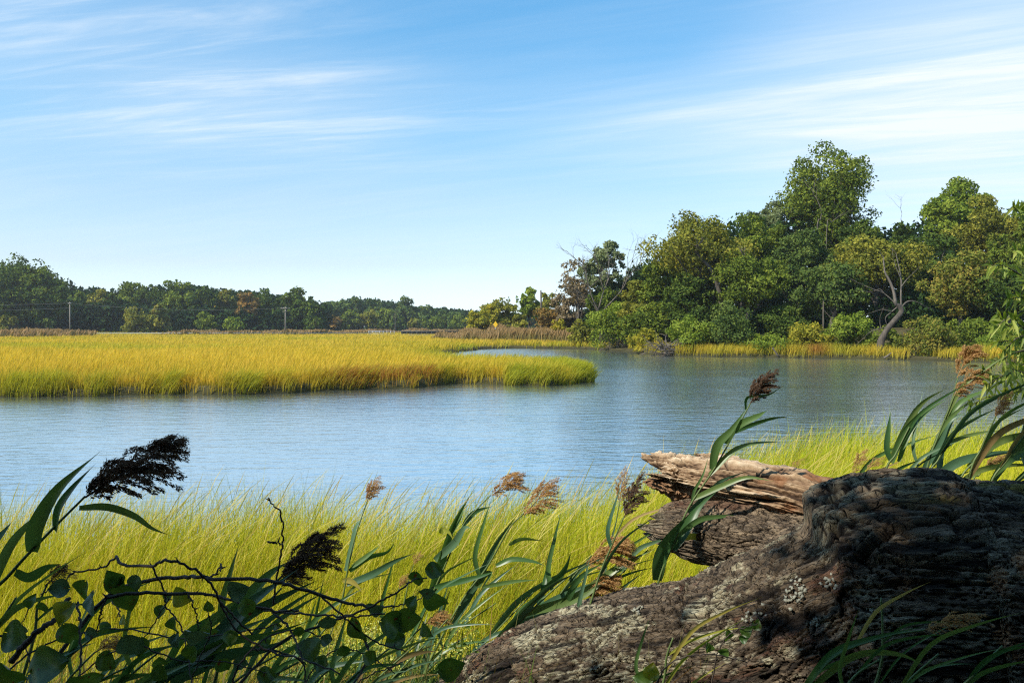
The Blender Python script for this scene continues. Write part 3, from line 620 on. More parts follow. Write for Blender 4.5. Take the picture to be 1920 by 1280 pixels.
def dead_trees():
    rng = np.random.default_rng(5)
    # leaning dead tree
    b = P(1650, 664, 84.5); b[2] = hz(b[0], b[1]) - .2; t = thing('dead_tree', 'leaning dead tree with a thick curved grey trunk and broken bare limbs', 'dead tree', b)
    mb = MB(); d = 84.5
    main = [(1650, 664, d), (1652, 640, d), (1663, 618, d), (1678, 600, d), (1690, 584, d), (1686, 574, d), (1678, 570, d)]
    p = catmull(wpath(main), 24); p[0] = b; rr = np.interp(np.linspace(0, 1, 24), [0, .3, .7, .9, 1], [.40, .27, .23, .20, .13]); mb.tube(p, rr, 12, jit=.05)
    mb.build('trunk', barkmat('dead_trunk_bark', (0.035, 0.028, 0.022), (0.11, 0.085, 0.062), 5.0, .8), t)
    for l, r0 in [([(1680, 572), (1676, 548), (1668, 526), (1659, 510), (1658, 500)], .24), ([(1690, 580), (1689, 555), (1690, 532), (1688, 512), (1684, 494)], .15),
                  ([(1690, 576), (1700, 566), (1712, 564), (1726, 569)], .12), ([(1688, 540), (1700, 524), (1710, 514)], .07), ([(1680, 572), (1672, 562), (1655, 548), (1640, 543), (1620, 535)], .10),
                  ([(1660, 552), (1650, 542), (1638, 546)], .05), ([(1684, 574), (1670, 586), (1660, 596), (1664, 612)], .09), ([(1672, 584), (1655, 580), (1642, 583)], .06),
                  ([(1668, 612), (1648, 616), (1632, 622), (1618, 634)], .07), ([(1652, 618), (1650, 606), (1650, 596)], .05), ([(1688, 520), (1680, 500), (1676, 485)], .06)]:
        m = MB(); q = wpath([(u, v, d + (i * .12)) for i, (u, v) in enumerate(l)]); m.tube(catmull(q, 10), np.linspace(r0 * .7, r0 * .22, 10), 6, jit=.06)
        e = q[-1]; branching(m, e, q[-1] - q[-2], 1.1, r0 * .33, 1, rng, .7, .1, kids=(1, 3)); m.build('limb', M_dead, t)
    # bare branched tree at the end of the wood
    b = P(1128, 600, 124); b[2] = hz(b[0], b[1]); t = thing('dead_tree', 'bare pale branched dead tree fanning above the shrubs at the left end of the wood', 'dead tree', b)
    m = MB(); m.tube([b, P(1128, 600, 124), P(1124, 588, 124)], [.3, .26, .22], 8); m.build('trunk', M_dead, t)
    for l, r0 in [([(1126, 590), (1112, 562), (1102, 530), (1098, 505)], .2), ([(1126, 592), (1108, 565), (1095, 552), (1086, 548)], .12), ([(1122, 580), (1132, 545), (1142, 520), (1141, 490)], .17), ([(1132, 545), (1124, 515), (1120, 490), (1110, 472)], .12),
                  ([(1128, 585), (1165, 545), (1178, 520), (1200, 492), (1208, 478)], .16), ([(1172, 530), (1182, 500), (1190, 470), (1192, 462)], .09), ([(1165, 545), (1176, 505), (1176, 480)], .08), ([(1098, 505), (1082, 488), (1062, 470)], .10), ([(1108, 560), (1088, 555), (1080, 560)], .07)]:
        m = MB(); q = wpath([(u, v, 124 + .3 * i * (1 if u > 1120 else -1)) for i, (u, v) in enumerate(l)]); m.tube(catmull(q, 10), np.linspace(r0 * .6, r0 * .2, 10), 6, jit=.05)
        for i in range(4, 10, 1 if r0 > .1 else 2): branching(m, catmull(q, 10)[i], (q[-1] - q[-2]) / np.linalg.norm(q[-1] - q[-2]) + rng.normal(0, .5, 3), rng.uniform(1.2, 2.6), r0 * .3, 2, rng, .5, .12, kids=(2, 3))
        m.build('limb', M_dead, t)
    # pale snags in the wood
    for lab, l, r0, dd in [('pale bare limb showing below the tallest crown', [(1532, 434), (1538, 412), (1540, 396), (1532, 374), (1526, 366)], .12, 118), ('slanting bleached branch right of the pale bare limb', [(1550, 430), (1560, 416), (1572, 406), (1580, 400)], .08, 117.5),
                           ('dead vine wrapped tip rising into the gap of the skyline', [(1690, 430), (1689, 412), (1691, 400), (1688, 390)], .05, 119), ('reddish broken snag standing in the wood left of the leaning dead tree', [(1544, 566), (1549, 552), (1556, 543), (1562, 538)], .11, 96.5),
                           ('dark trunk leaning left under the big yellow olive crown', [(1352, 566), (1345, 536), (1335, 508), (1318, 488), (1306, 474)], .42, 102), ('straight brown trunk under the yellow olive crown', [(1390, 566), (1391, 540), (1393, 512), (1396, 490)], .26, 100)]:
        q = wpath([(u, v, dd) for u, v in l]); b = q[0].copy(); t = thing('dead_snag' if 'trunk' not in lab else 'leaning_tree', lab, 'dead tree' if 'trunk' not in lab else 'tree', b)
        m = MB(); bt = q[0].copy(); bt[2] = hz(bt[0], bt[1]); m.tube(catmull(np.vstack((bt[None], q)), 14), np.linspace(r0 * .75, r0 * .28, 14), 7, jit=.05)
        m.build('trunk', M_dead if 'trunk' not in lab else M_bark, t); m = MB()
        for i in range(3): branching(m, q[-1 - i % 2], q[-1] - q[-2] + rng.normal(0, .4, 3), 1.8, r0 * .35, 1, rng, .6, .1)
        m.build('branches', M_dead, t)
    # root tangle and brushwood at the water
    b = P(1252, 658, 93.5); b[2] = 0; t = thing('root_tangle', 'pale tangle of bare roots standing in the water at the bank', 'driftwood', b); m = MB()
    for i in range(64):
        a = rng.uniform(0, 2 * np.pi); s = b + np.array((rng.normal(0, .55), rng.normal(0, .4), rng.uniform(.1, 1.1))); dr = np.array((math.cos(a) * .9, math.sin(a) * .5, rng.uniform(-.4, .75)))
        branching(m, s, dr, rng.uniform(.8, 1.9), rng.uniform(.03, .085), 1, rng, .6, -.1)
    m.build('roots', M_dead, t)
    b = P(1172, 655, 117); b[2] = 0; t = thing('brushwood', 'grey brown heap of drooping dead twigs under the leftmost bank shrub', 'driftwood', b); m = MB()
    for i in range(150):
        s = b + np.array((rng.uniform(-3.2, 3.0), rng.normal(-1.2, .4), rng.uniform(.1, 2.4))); branching(m, s, (rng.normal(0, .8), -.5, rng.uniform(-.6, .4)), rng.uniform(.8, 1.8), rng.uniform(.02, .04), 1, rng, .5, -.2)
    m.build('twigs', barkmat('grey_twigs', (0.09, 0.075, 0.06), (0.22, 0.19, 0.15)), t)
    for lab, l, dd in [('short pale dead stick leaning out of the bank grass left of the creeper mound', [(1459, 668), (1453, 658), (1448, 652)], 88), ('short pale dead log lying at the water below the leaning dead tree', [(1658, 671), (1664, 667), (1672, 661)], 82)]:
        q = wpath([(u, v, dd) for u, v in l]); m = MB(); m.tube(catmull(q, 8), np.linspace(.10, .05, 8), 7, jit=.08); branching(m, q[1], q[-1] - q[0] + rng.normal(0, .2, 3), .5, .03, 0, rng)
        tag(m.build('dead_stick', M_dead), lab, 'driftwood')
    b = P(762, 612, 385); b = np.array((b[0] - 5, 385, hz(b[0], 385))); t = thing('dead_tree', 'slim whitish bare tree in front of the far wood above the bridge', 'dead tree', b); m = MB()
    q = np.array([b, P(741, 600, 385), P(739, 588, 385)]); m.tube(catmull(q, 8), np.linspace(.2, .06, 8), 6)
    m.build('trunk', M_dead, t); m = MB()
    for i in range(5): branching(m, q[1] + (q[2] - q[1]) * i / 5, (rng.normal(0, .9), 0, .5), 2.0, .09, 1, rng)
    m.build('branches', M_dead, t)
dead_trees()

# ---------------------------------------------------------------- poles, rail, bridge, sign
M_pole = plain('weathered_pole', (0.22, 0.18, 0.14)); M_wire = plain('wire', (0.10, 0.10, 0.10)); M_galv = plain('galvanised_steel', (0.36, 0.38, 0.40), .45, .3, .15)
M_timber = plain('dark_timber', (0.085, 0.078, 0.068)); M_conc = plain('pale_concrete', (0.42, 0.40, 0.37)); M_red = plain('rusty_steel', (0.22, 0.055, 0.035)); M_yell = plain('yellow_sign_face', (0.85, 0.50, 0.01), .5, 0, .04); M_por = plain('porcelain', (0.5, 0.5, 0.48), .3)
def built():
    tops = {}
    for lab, u, vt, vb, d, arms in [('first utility pole, plain, before the left tree line', 131, 566, 615, 272, 0), ('second utility pole with a crossarm, in front of the left tree line', 535, 575, 626, 262, 1)]:
        b = P(u, vb, d); b[2] = hz(b[0], d) - .2; tp = P(u, vt, d); t = thing('utility_pole', lab, 'utility pole', b, 'utility poles along the road')
        m = MB(); m.tube([b, (b + tp) / 2, tp], [.19, .17, .14], 10); m.build('pole', M_pole, t)
        m = MB(); za = tp[2] - .5
        if arms:
            m.box((tp[0], d - .2, za), (2.7, .12, .16)); m.box((tp[0], d - .2, za - .9), (1.6, .1, .14))
        else: m.box((tp[0] - .1, d - .2, za), (.9, .1, .12))
        m.build('crossarm', M_pole, t); tops[u] = np.array((tp[0], d - .2, za + .12))
        for dx in ((-1.2, -.45, .45, 1.2) if arms else (-.4, .35)):
            m = MB(); m.tube([(tp[0] + dx, d - .2, za + .05), (tp[0] + dx, d - .2, za + .3)], [.06, .05], 8); m.build('insulator', M_por, t)
    a = np.array((-260, 285, tops[131][2] + .5)); 
    for (p, q, sag, lab) in [(a, tops[131], 1.0, 'upper wire sagging from the first utility pole towards the left edge'), (a - (0, 0, 1.6), tops[131] - (0, 0, 1.5), 1.3, 'lower wire sagging from the first utility pole towards the left edge'), (tops[131], tops[535], 1.2, 'wire strung between the two utility poles')]:
        s = np.linspace(0, 1, 30)[:, None]; pts = p + (q - p) * s; pts[:, 2] -= (4 * sag * s * (1 - s))[:, 0]
        m = MB(); m.tube(pts, .028, 4, cap=False); tag(m.build('power_line', M_wire), lab, 'power line')
    # road behind the marsh
    y0 = 250
    xs = np.linspace(-240, -24, 40); z = .92
    V = []; Q = []
    for i, x in enumerate(xs): V += [(x, y0, .3), (x, y0 + 1.5, z), (x, y0 + 9, z), (x, y0 + 11, .3)]
    for i in range(39):
        for k in range(3): Q.append((4 * i + k, 4 * i + 4 + k, 4 * i + 5 + k, 4 * i + 1 + k))
    tag(mesh('road', V, [Q], plain('asphalt', (0.06, 0.06, 0.06))), 'low causeway road behind the marsh', kind='structure')
    t = thing('guard_rail', 'long low pale steel guard rail along the road behind the marsh', 'guard rail', (-70, y0 + 1.6, z))
    m = MB()
    for dz, dy in ((.52, 0), (.45, -.04), (.59, -.04)): m.box((-88, y0 + 1.6 + dy, z + dz), (96, .05, .055))
    m.build('rail', M_galv, t)
    for i in range(49):
        m = MB(); m.box((-136 + 2 * i, y0 + 1.68, z + .35), (.14, .10, .75)); m.build('post', M_timber, t)
    t = thing('fence', 'short pale railing of open posts at the left end of the bridge', 'railing', (-38, y0, z)); m = MB()
    for k in range(3): m.box((-37, y0 + 1.0, z + .35 + .38 * k), (7.4, .07, .08))
    m.build('rail', M_galv, t)
    for i in range(8):
        m = MB(); m.box((-40.6 + i * 1.03, y0 + 1.0, z + .55), (.10, .10, 1.2)); m.build('post', M_galv, t)
    # bridge
    yb = 236; x0, x1 = P(752, 625, yb)[0], P(868, 625, yb)[0]; zt = P(800, 620, yb)[2]
    t = thing('bridge', 'low dark timber bridge with long parapet beyond the marsh', 'bridge', ((x0 + x1) / 2, yb, 0)); L_ = x1 - x0; xc = (x0 + x1) / 2
    m = MB(); m.box((xc, yb + 3, zt - 1.15), (L_, 6.5, .35)); m.box((xc, yb - .18, zt - 1.25), (L_ + .4, .22, .5)); m.build('deck', M_timber, t)
    m = MB(); m.box((xc, yb - .1, zt - .10), (L_ + .6, .28, .20)); m.box((xc, yb + .1, zt - .52), (L_, .10, .62)); m.build('parapet', M_timber, t)
    for i in range(13):
        m = MB(); m.box((x0 + .3 + i * (L_ - .6) / 12, yb - .08, zt - .55), (.16, .2, .8)); m.build('post', plain('grey_timber_%d' % i, (0.13, 0.12, 0.10)) if i == 0 else bpy.data.materials['grey_timber_0'], t)
    m = MB(); m.box((xc + .5, yb - .32, zt - 1.62), (L_ * .92, .12, .16)); m.build('pipe', M_galv, t)
    for i in range(6):
        m = MB(); x = x0 + .6 + i * (L_ - 1.2) / 5; m.tube([(x, yb, -.6), (x, yb, zt - 1.4)], .2, 8); m.tube([(x, yb + 5, -.6), (x, yb + 5, zt - 1.4)], .2, 8); m.build('pile', M_timber, t)
    m = MB()
    for i in range(5): m.box((x1 - 2.2 + i * .55, yb - .6, zt - 1.2), (.2, .2, 1.5))
    m.box((x1 - 1.2, yb - .5, zt - .6), (2.6, .1, .2)); m.build('fender', M_red, t)
    p = P(929, 608, 168); b = np.array((p[0], 168, hz(p[0], 168))); t = thing('road_sign', 'small yellow diamond warning sign above the reeds', 'road sign', b)
    m = MB(); m.tube([b, (p[0], 168.06, p[2] + .3)], .04, 6); m.build('post', M_galv, t)
    s = .62; V = [(p[0] + a * s * .72, 168 + dy, p[2] + c * s) for dy in (0, .02) for a, c in ((0, -1), (1, 0), (0, 1), (-1, 0))]
    mesh('sign_face', V, [[(0, 1, 2, 3), (7, 6, 5, 4), (0, 4, 5, 1), (1, 5, 6, 2), (2, 6, 7, 3), (3, 7, 4, 0)]], M_yell, t, smooth=False)
    b = P(1014, 600, 182); b[2] = hz(b[0], 182); tp = P(1014, 544, 182); m = MB(); m.tube(catmull([b, (b + tp) / 2 + (.1, 0, 0), tp], 6), np.linspace(.26, .15, 6), 8, jit=.03)
    tag(m.build('bare_pole', M_dead), 'bare broken topped pole among the trees beside the reed bed', 'pole')
built()
# ---------------------------------------------------------------- fallen tree
def logmat(name='furrowed_lichened_bark', k=1.0):
    m, nt, out = newmat(name)
    g = N(nt, 'ShaderNodeNewGeometry')
    cb = N(nt, 'ShaderNodeCombineXYZ'); L(nt, mth(nt, 'MULTIPLY', attr(nt, 'al'), 12.0), cb.inputs[0]); L(nt, mth(nt, 'MULTIPLY', attr(nt, 'ar'), 38.0), cb.inputs[1])
    n1 = N(nt, 'ShaderNodeTexNoise', i={'Scale': 1.0, 'Detail': 9.0, 'Roughness': 0.7}); L(nt, cb.outputs[0], n1.inputs['Vector'])
    n2 = N(nt, 'ShaderNodeTexNoise', i={'Scale': 3.6, 'Detail': 6.0, 'Roughness': 0.78}); L(nt, cb.outputs[0], n2.inputs['Vector'])
    vo = N(nt, 'ShaderNodeTexVoronoi', feature='DISTANCE_TO_EDGE', i={'Scale': 2.1}); wv = N(nt, 'ShaderNodeVectorMath', operation='ADD'); L(nt, cb.outputs[0], wv.inputs[0])
    wn = N(nt, 'ShaderNodeTexNoise', i={'Scale': 1.6, 'Detail': 3.0}); L(nt, cb.outputs[0], wn.inputs['Vector']); L(nt, wn.outputs['Color'], wv.inputs[1]); L(nt, wv.outputs[0], vo.inputs['Vector'])
    fc = N(nt, 'ShaderNodeMapRange', i={'From Min': 0.0, 'From Max': 0.055, 'To Min': 1.0, 'To Max': 0.0}); L(nt, vo.outputs['Distance'], fc.inputs['Value'])
    c = ramp(nt, n1.outputs['Fac'], [(0.34, (0.03 * k, 0.022 * k, 0.016 * k)), (0.5, (0.145 * k, 0.108 * k, 0.072 * k)), (0.66, (0.31 * k, 0.235 * k, 0.155 * k))])
    c = mixc(nt, attr(nt, 'bare'), c, ramp(nt, n2.outputs['Fac'], [(0.35, (0.045, 0.040, 0.036)), (0.65, (0.11, 0.098, 0.085))]))
    c = mixc(nt, attr(nt, 'red'), c, (0.16, 0.065, 0.035))
    lich = ramp(nt, n2.outputs['Fac'], [(0.38, (0.18, 0.17, 0.10)), (0.62, (0.68, 0.61, 0.42))])
    lf = mth(nt, 'MULTIPLY', attr(nt, 'lichen'), mth(nt, 'ADD', 0.45, n2.outputs['Fac']), clamp=True)
    c = mixc(nt, lf, c, lich)
    c = mixc(nt, attr(nt, 'moss'), c, (0.22, 0.17, 0.02))
    c = mixc(nt, mth(nt, 'MULTIPLY', fc.outputs[0], 0.8), c, (0.022, 0.016, 0.012))
    c = mixc(nt, attr(nt, 'crack'), c, (0.014, 0.010, 0.008))
    b = N(nt, 'ShaderNodeBsdfPrincipled', i={'Roughness': 0.92}); L(nt, c, b.inputs['Base Color']); b.inputs['Specular IOR Level'].default_value = .25
    hh = mth(nt, 'SUBTRACT', mth(nt, 'ADD', mth(nt, 'MULTIPLY', n2.outputs['Fac'], .6), n1.outputs['Fac']), mth(nt, 'MULTIPLY', fc.outputs[0], 0.45))
    bp = N(nt, 'ShaderNodeBump', i={'Strength': 1.0, 'Distance': 0.022}); L(nt, hh, bp.inputs['Height']); L(nt, bp.outputs[0], b.inputs['Normal'])
    L(nt, b.outputs[0], out.inputs[0]); return m
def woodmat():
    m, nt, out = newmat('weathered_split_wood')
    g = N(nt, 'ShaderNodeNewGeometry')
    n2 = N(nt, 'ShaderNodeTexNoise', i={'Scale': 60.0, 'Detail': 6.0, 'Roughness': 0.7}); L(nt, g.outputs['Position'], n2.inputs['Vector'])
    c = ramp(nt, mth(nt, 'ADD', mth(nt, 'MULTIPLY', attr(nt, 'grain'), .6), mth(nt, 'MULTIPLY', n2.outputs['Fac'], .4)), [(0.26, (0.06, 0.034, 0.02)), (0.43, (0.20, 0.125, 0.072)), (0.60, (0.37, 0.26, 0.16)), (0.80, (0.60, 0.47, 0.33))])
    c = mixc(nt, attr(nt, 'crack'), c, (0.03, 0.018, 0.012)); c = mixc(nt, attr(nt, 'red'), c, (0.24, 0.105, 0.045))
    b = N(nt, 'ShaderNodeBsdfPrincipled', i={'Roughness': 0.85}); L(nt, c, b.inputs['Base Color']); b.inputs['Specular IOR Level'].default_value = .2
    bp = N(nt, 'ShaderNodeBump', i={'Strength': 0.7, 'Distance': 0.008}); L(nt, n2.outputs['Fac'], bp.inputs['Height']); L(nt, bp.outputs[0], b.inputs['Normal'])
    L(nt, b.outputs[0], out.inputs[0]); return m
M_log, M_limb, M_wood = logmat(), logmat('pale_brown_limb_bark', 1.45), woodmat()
class Loft:
    """tube with a free cross-section: angle 0 = up, +90 deg = towards the viewer's bank (-y)"""
    def __init__(s, keys, ns, nt):
        k = np.array(keys, float)          # u, v, d, r_up, r_side (metres)
        i = np.linspace(0, len(k) - 1, ns); kk = catmull(k, ns); s.u = kk[:, 0]
        s.c = np.array([P(a, b, d) for a, b, d in kk[:, :3]]); s.ra, s.rb = kk[:, 3], kk[:, 4]
        T_ = np.gradient(s.c, axis=0); T_ /= np.linalg.norm(T_, axis=1)[:, None]; s.T = T_
        U = np.array((0, 0, 1.)) - T_ * T_[:, 2:3]; U /= np.linalg.norm(U, axis=1)[:, None]; s.U = U
        Sd = np.cross(T_, U); Sd *= np.sign(-Sd[:, 1:2]); s.S = Sd
        s.L = np.r_[0, np.cumsum(np.linalg.norm(np.diff(s.c, axis=0), axis=1))]; s.ns, s.nt = ns, nt
        s.th = np.linspace(-np.pi, np.pi, nt, endpoint=False)
        s.LL, s.TH = np.meshgrid(s.L, s.th, indexing='ij'); s.UU = np.broadcast_to(s.u[:, None], s.LL.shape)
        s.RA = np.broadcast_to(s.ra[:, None], s.LL.shape); s.RB = np.broadcast_to(s.rb[:, None], s.LL.shape)
        # noise domain that wraps: position on the undisturbed surface
    def cyl(s, fl, fr):
        """wrap-free noise coordinates: length * fl, circle of circumference-true radius * fr"""
        r = (s.RA + s.RB) / 2
        return np.stack((s.LL * fl, np.cos(s.TH) * r * fr, np.sin(s.TH) * r * fr), -1)
    def build(s, name, disp, mat, parent, attrs, jag=None, scale=None):
        ra, rb = s.RA + disp, s.RB + disp
        if scale is not None: ra, rb = ra * scale, rb * scale
        V = s.c[:, None] + s.U[:, None] * (np.cos(s.TH) * ra)[..., None] + s.S[:, None] * (np.sin(s.TH) * rb)[..., None]
        if jag is not None: V = V + s.T[:, None] * jag[..., None]
        s.V = V; n, m = s.ns, s.nt
        i, j = np.meshgrid(np.arange(n - 1), np.arange(m), indexing='ij'); k = (j + 1) % m
        Q = np.stack((i * m + j, (i + 1) * m + j, (i + 1) * m + k, i * m + k), -1).reshape(-1, 4)
        # caps: recessed centres
        c0 = V[0].mean(0) + s.T[0] * .05; c1 = V[-1].mean(0) - s.T[-1] * .05
        VV = np.vstack((V.reshape(-1, 3), c0, c1)); jj = np.arange(m); kk = (jj + 1) % m
        Tr = np.vstack((np.stack((jj, kk, np.full(m, n * m)), 1), np.stack(((n - 1) * m + kk, (n - 1) * m + jj, np.full(m, n * m + 1)), 1)))
        at = {a: np.r_[np.clip(x, 0, 1).ravel(), .5, .5] for a, x in attrs.items()}
        at['al'] = np.r_[s.LL.ravel(), 0, 0]; at['ar'] = np.r_[(s.TH * (s.RA + s.RB).mean() / 2).ravel(), 0, 0]
        return mesh(name, VV, [Q, Tr], mat, parent, at)
def fallen_tree():
    t = thing('fallen_tree', 'huge fallen tree trunk with furrowed lichened bark and a split broken limb', 'fallen tree', P(1500, 1230, 3.1))
    sil = [(560, 1500, 85, 3.5), (650, 1425, 95, 3.5), (760, 1336, 110, 3.45), (860, 1264, 125, 3.4), (950, 1193, 140, 3.35), (1050, 1136, 155, 3.3), (1200, 1088, 172, 3.25), (1330, 1062, 187, 3.2), (1400, 1036, 197, 3.15), (1500, 998, 205, 3.1),
           (1600, 956, 215, 3.05), (1700, 926, 225, 3.0), (1800, 912, 235, 3.0), (1920, 904, 240, 2.95), (2050, 905, 245, 2.95), (2300, 890, 255, 2.95)]
    keys = [(u, v + r * 1.07 + (15 if u < 1450 else 6 if u < 1560 else 0), d, r * d / FPX, r * d / FPX) for u, v, r, d in sil]
    lf = Loft(keys, 950, 520)
    q = lf.cyl(1, 1); wq = q * 3.0; warp = np.stack((noise(wq, 1), noise(wq, 2)), -1)
    arc = lf.TH * .33
    w2 = np.stack((fbm(q * 7, 3, 3, .55), fbm(q * 7 + 5, 3, 4, .55)), -1)
    pc = np.stack((lf.LL * 11 + .8 * warp[..., 0] + 1.6 * w2[..., 0], arc * 62 + 2.4 * warp[..., 1] + 2.6 * w2[..., 1] + lf.LL * 3), -1).reshape(-1, 2)
    e, idv = voro(pc, 3); e = e.reshape(arc.shape); idv = idv.reshape(arc.shape)
    e2, id2 = voro(pc * 2.7 + 9, 5); e2 = e2.reshape(arc.shape)
    bare = sstep(fbm(lf.cyl(1.5, 2.6) + 4.1, 3, 12), .12, .26) * sstep(np.abs(lf.TH - 1.35), 1.0, .55)
    bare *= sstep(lf.UU, 1000, 1120)
    bark = 1 - bare * .88
    fs = fbm(np.stack((lf.LL * 13, q[..., 1] * 60, q[..., 2] * 60), -1), 4, 20, .6)
    ridge = sstep(e, .02, .30); fine = sstep(e2, .02, .25)
    long_ = fbm(np.stack((q[..., 0] * 2.5, q[..., 1] * 16, q[..., 2] * 16), -1), 4, 31)
    rid = 1 - np.abs(fbm(np.stack((q[..., 0] * 5, q[..., 1] * 24, q[..., 2] * 24), -1) + .6 * w2[..., :1], 4, 33)) * 3
    disp = bark * (.015 * sstep(e, .02, .16) + .006 * idv * ridge + .003 * fine + .012 * long_ + .009 * rid) + .0055 * fs - .018 * bark
    disp += .012 * fbm(lf.cyl(2.2, 3.0), 3, 14)
    # broken knot that stands up from the trunk: steep left side, deep clefts
    ku = sstep(lf.UU + 26 * w2[..., 0] + 8 * np.sin(lf.TH * 7), 1594, 1626); kt = np.exp(-((lf.TH - .10) / .62) ** 2)
    cle = np.abs(fbm(np.stack((q[..., 0] * 2.4, q[..., 1] * 7 + lf.LL * 1.5, q[..., 2] * 7), -1) + 2.7, 3, 55))
    disp += ku * kt * (.125 + .02 * warp[..., 0]) * (1 - .8 * sstep(lf.UU, 1660, 1930)) - ku * sstep(np.abs(lf.TH - .35), 1.1, .5) * .050 * sstep(cle, .04, .0)
    crack = np.clip(bark * (1 - sstep(e, .01, .10)) * .9 + bark * sstep(rid, .15, -.30) * .9 + .6 * bare * sstep(np.abs(fbm(lf.cyl(7, 9), 3, 66)), .03, .0) + ku * kt * sstep(cle, .06, 0), 0, 1)
    lich = sstep(fbm(lf.cyl(7, 10) + 8, 5, 70, .72), .04, .18) * sstep(e, .04, .2) * (1 - bare * .7) * (.35 + .65 * sstep(lf.UU, 1720, 1350)) * sstep(lf.UU, 840, 980)
    moss = sstep(fbm(lf.cyl(4, 6) + 3, 4, 80, .6), .16, .3) * sstep(lf.UU, 1650, 1800) * .75 * (np.abs(lf.TH - .8) < .75)
    red = .7 * sstep(fbm(lf.cyl(5, 11) + 1, 4, 90, .6), .27, .36) * sstep(e, .1, .3) * .9
    lf.build('trunk', disp, M_log, t, {'crack': crack, 'bare': bare, 'lichen': lich, 'moss': moss, 'red': red})
    trunk = lf
    # lower, bark covered half of the broken limb
    lf = Loft([(1700, 1062, 3.15, .16, .20), (1600, 1040, 3.3, .155, .19), (1500, 1022, 3.42, .15, .17), (1400, 1006, 3.52, .135, .15), (1320, 994, 3.6, .115, .13), (1262, 984, 3.66, .095, .11), (1228, 978, 3.70, .06, .08)], 420, 260)
    q = lf.cyl(1, 1); warp = noise(q * 4, 7)
    pc = np.stack((lf.LL * 12 + 1.2 * warp, lf.TH * .14 * 62 + 2 * warp + 1.5 * fbm(q * 9, 3, 9)), -1).reshape(-1, 2); e, idv = voro(pc, 13); e = e.reshape(q.shape[:2]); idv = idv.reshape(e.shape)
    long_ = fbm(np.stack((q[..., 0] * 3, q[..., 1] * 22, q[..., 2] * 22), -1), 4, 131)
    disp = .007 * sstep(e, .02, .2) + .004 * idv + .020 * long_ + .012 * fbm(lf.cyl(4, 5), 3, 14) + .004 * fbm(lf.cyl(16, 60), 3, 15)
    end = np.exp(-(lf.L[-1] - lf.LL) / .10); jag = end * (.09 * noise(np.stack((np.cos(lf.TH) * 2.2, np.sin(lf.TH) * 2.2, 0 * lf.TH), -1), 44) + .05 * noise(np.stack((np.cos(lf.TH) * 7, np.sin(lf.TH) * 7, 0 * lf.TH), -1), 45))
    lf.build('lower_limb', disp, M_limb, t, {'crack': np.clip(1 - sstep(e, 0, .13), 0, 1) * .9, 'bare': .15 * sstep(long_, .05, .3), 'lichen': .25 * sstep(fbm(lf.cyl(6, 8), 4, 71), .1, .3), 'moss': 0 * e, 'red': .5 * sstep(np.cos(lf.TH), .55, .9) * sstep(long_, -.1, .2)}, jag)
    # upper split slab of weathered wood
    def slab(name, keys, seed, jamp, hollow, mat=M_wood, ns=460):
        lf = Loft(keys, ns, 280); q = lf.cyl(1, 1)
        g = fbm(np.stack((q[..., 0] * 4.5, q[..., 1] * 48, q[..., 2] * 48), -1), 5, seed, .66); g2 = fbm(np.stack((q[..., 0] * 12, q[..., 1] * 150, q[..., 2] * 150), -1), 3, seed + 4, .6)
        spl = np.abs(fbm(np.stack((q[..., 0] * 2.2, q[..., 1] * 15, q[..., 2] * 15), -1) + 6, 3, seed + 8))
        disp = .042 * g + .012 * g2 - .030 * sstep(spl, .04, 0) + .012 * fbm(lf.cyl(5, 6), 3, seed + 1)
        disp -= hollow * np.exp(-((lf.TH - 2.05) / .55) ** 2) * sstep(lf.UU, 1215, 1330)
        th2 = np.stack((np.cos(lf.TH) * 2, np.sin(lf.TH) * 2, 0 * lf.TH), -1); end = np.exp(-(lf.L[-1] - lf.LL) / .16)
        jag = end * jamp * (noise(th2, seed + 2) + .6 * noise(th2 * 3.3, seed + 3) + .35 * noise(th2 * 9, seed + 5) + .45 * np.cos(lf.TH - .4))
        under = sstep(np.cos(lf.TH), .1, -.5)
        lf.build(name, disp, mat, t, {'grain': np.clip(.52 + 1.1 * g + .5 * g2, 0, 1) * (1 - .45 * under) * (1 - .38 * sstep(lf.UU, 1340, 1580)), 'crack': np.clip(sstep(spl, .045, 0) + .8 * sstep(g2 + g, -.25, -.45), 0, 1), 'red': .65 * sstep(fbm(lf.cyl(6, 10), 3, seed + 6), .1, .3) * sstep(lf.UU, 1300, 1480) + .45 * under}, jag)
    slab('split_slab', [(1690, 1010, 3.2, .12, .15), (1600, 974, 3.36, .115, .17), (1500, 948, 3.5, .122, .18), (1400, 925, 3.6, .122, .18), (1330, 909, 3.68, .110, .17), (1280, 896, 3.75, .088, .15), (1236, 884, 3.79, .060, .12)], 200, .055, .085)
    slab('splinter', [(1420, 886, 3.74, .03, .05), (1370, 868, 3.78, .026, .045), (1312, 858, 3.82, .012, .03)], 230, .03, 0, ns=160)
    slab('dark_gap_filler', [(1680, 1010, 3.3, .08, .10), (1560, 985, 3.45, .075, .10), (1440, 962, 3.58, .07, .09), (1340, 945, 3.68, .06, .08), (1286, 935, 3.74, .035, .06)], 260, .06, .03)  # filler tube added so the gap between the limb halves reads dark
    # raised pale lichen rosettes on the shaded flank
    M_l = plain('pale_lichen', (0.24, 0.235, 0.18), .9, 0, .3, 60)
    V = trunk.V; k = 0
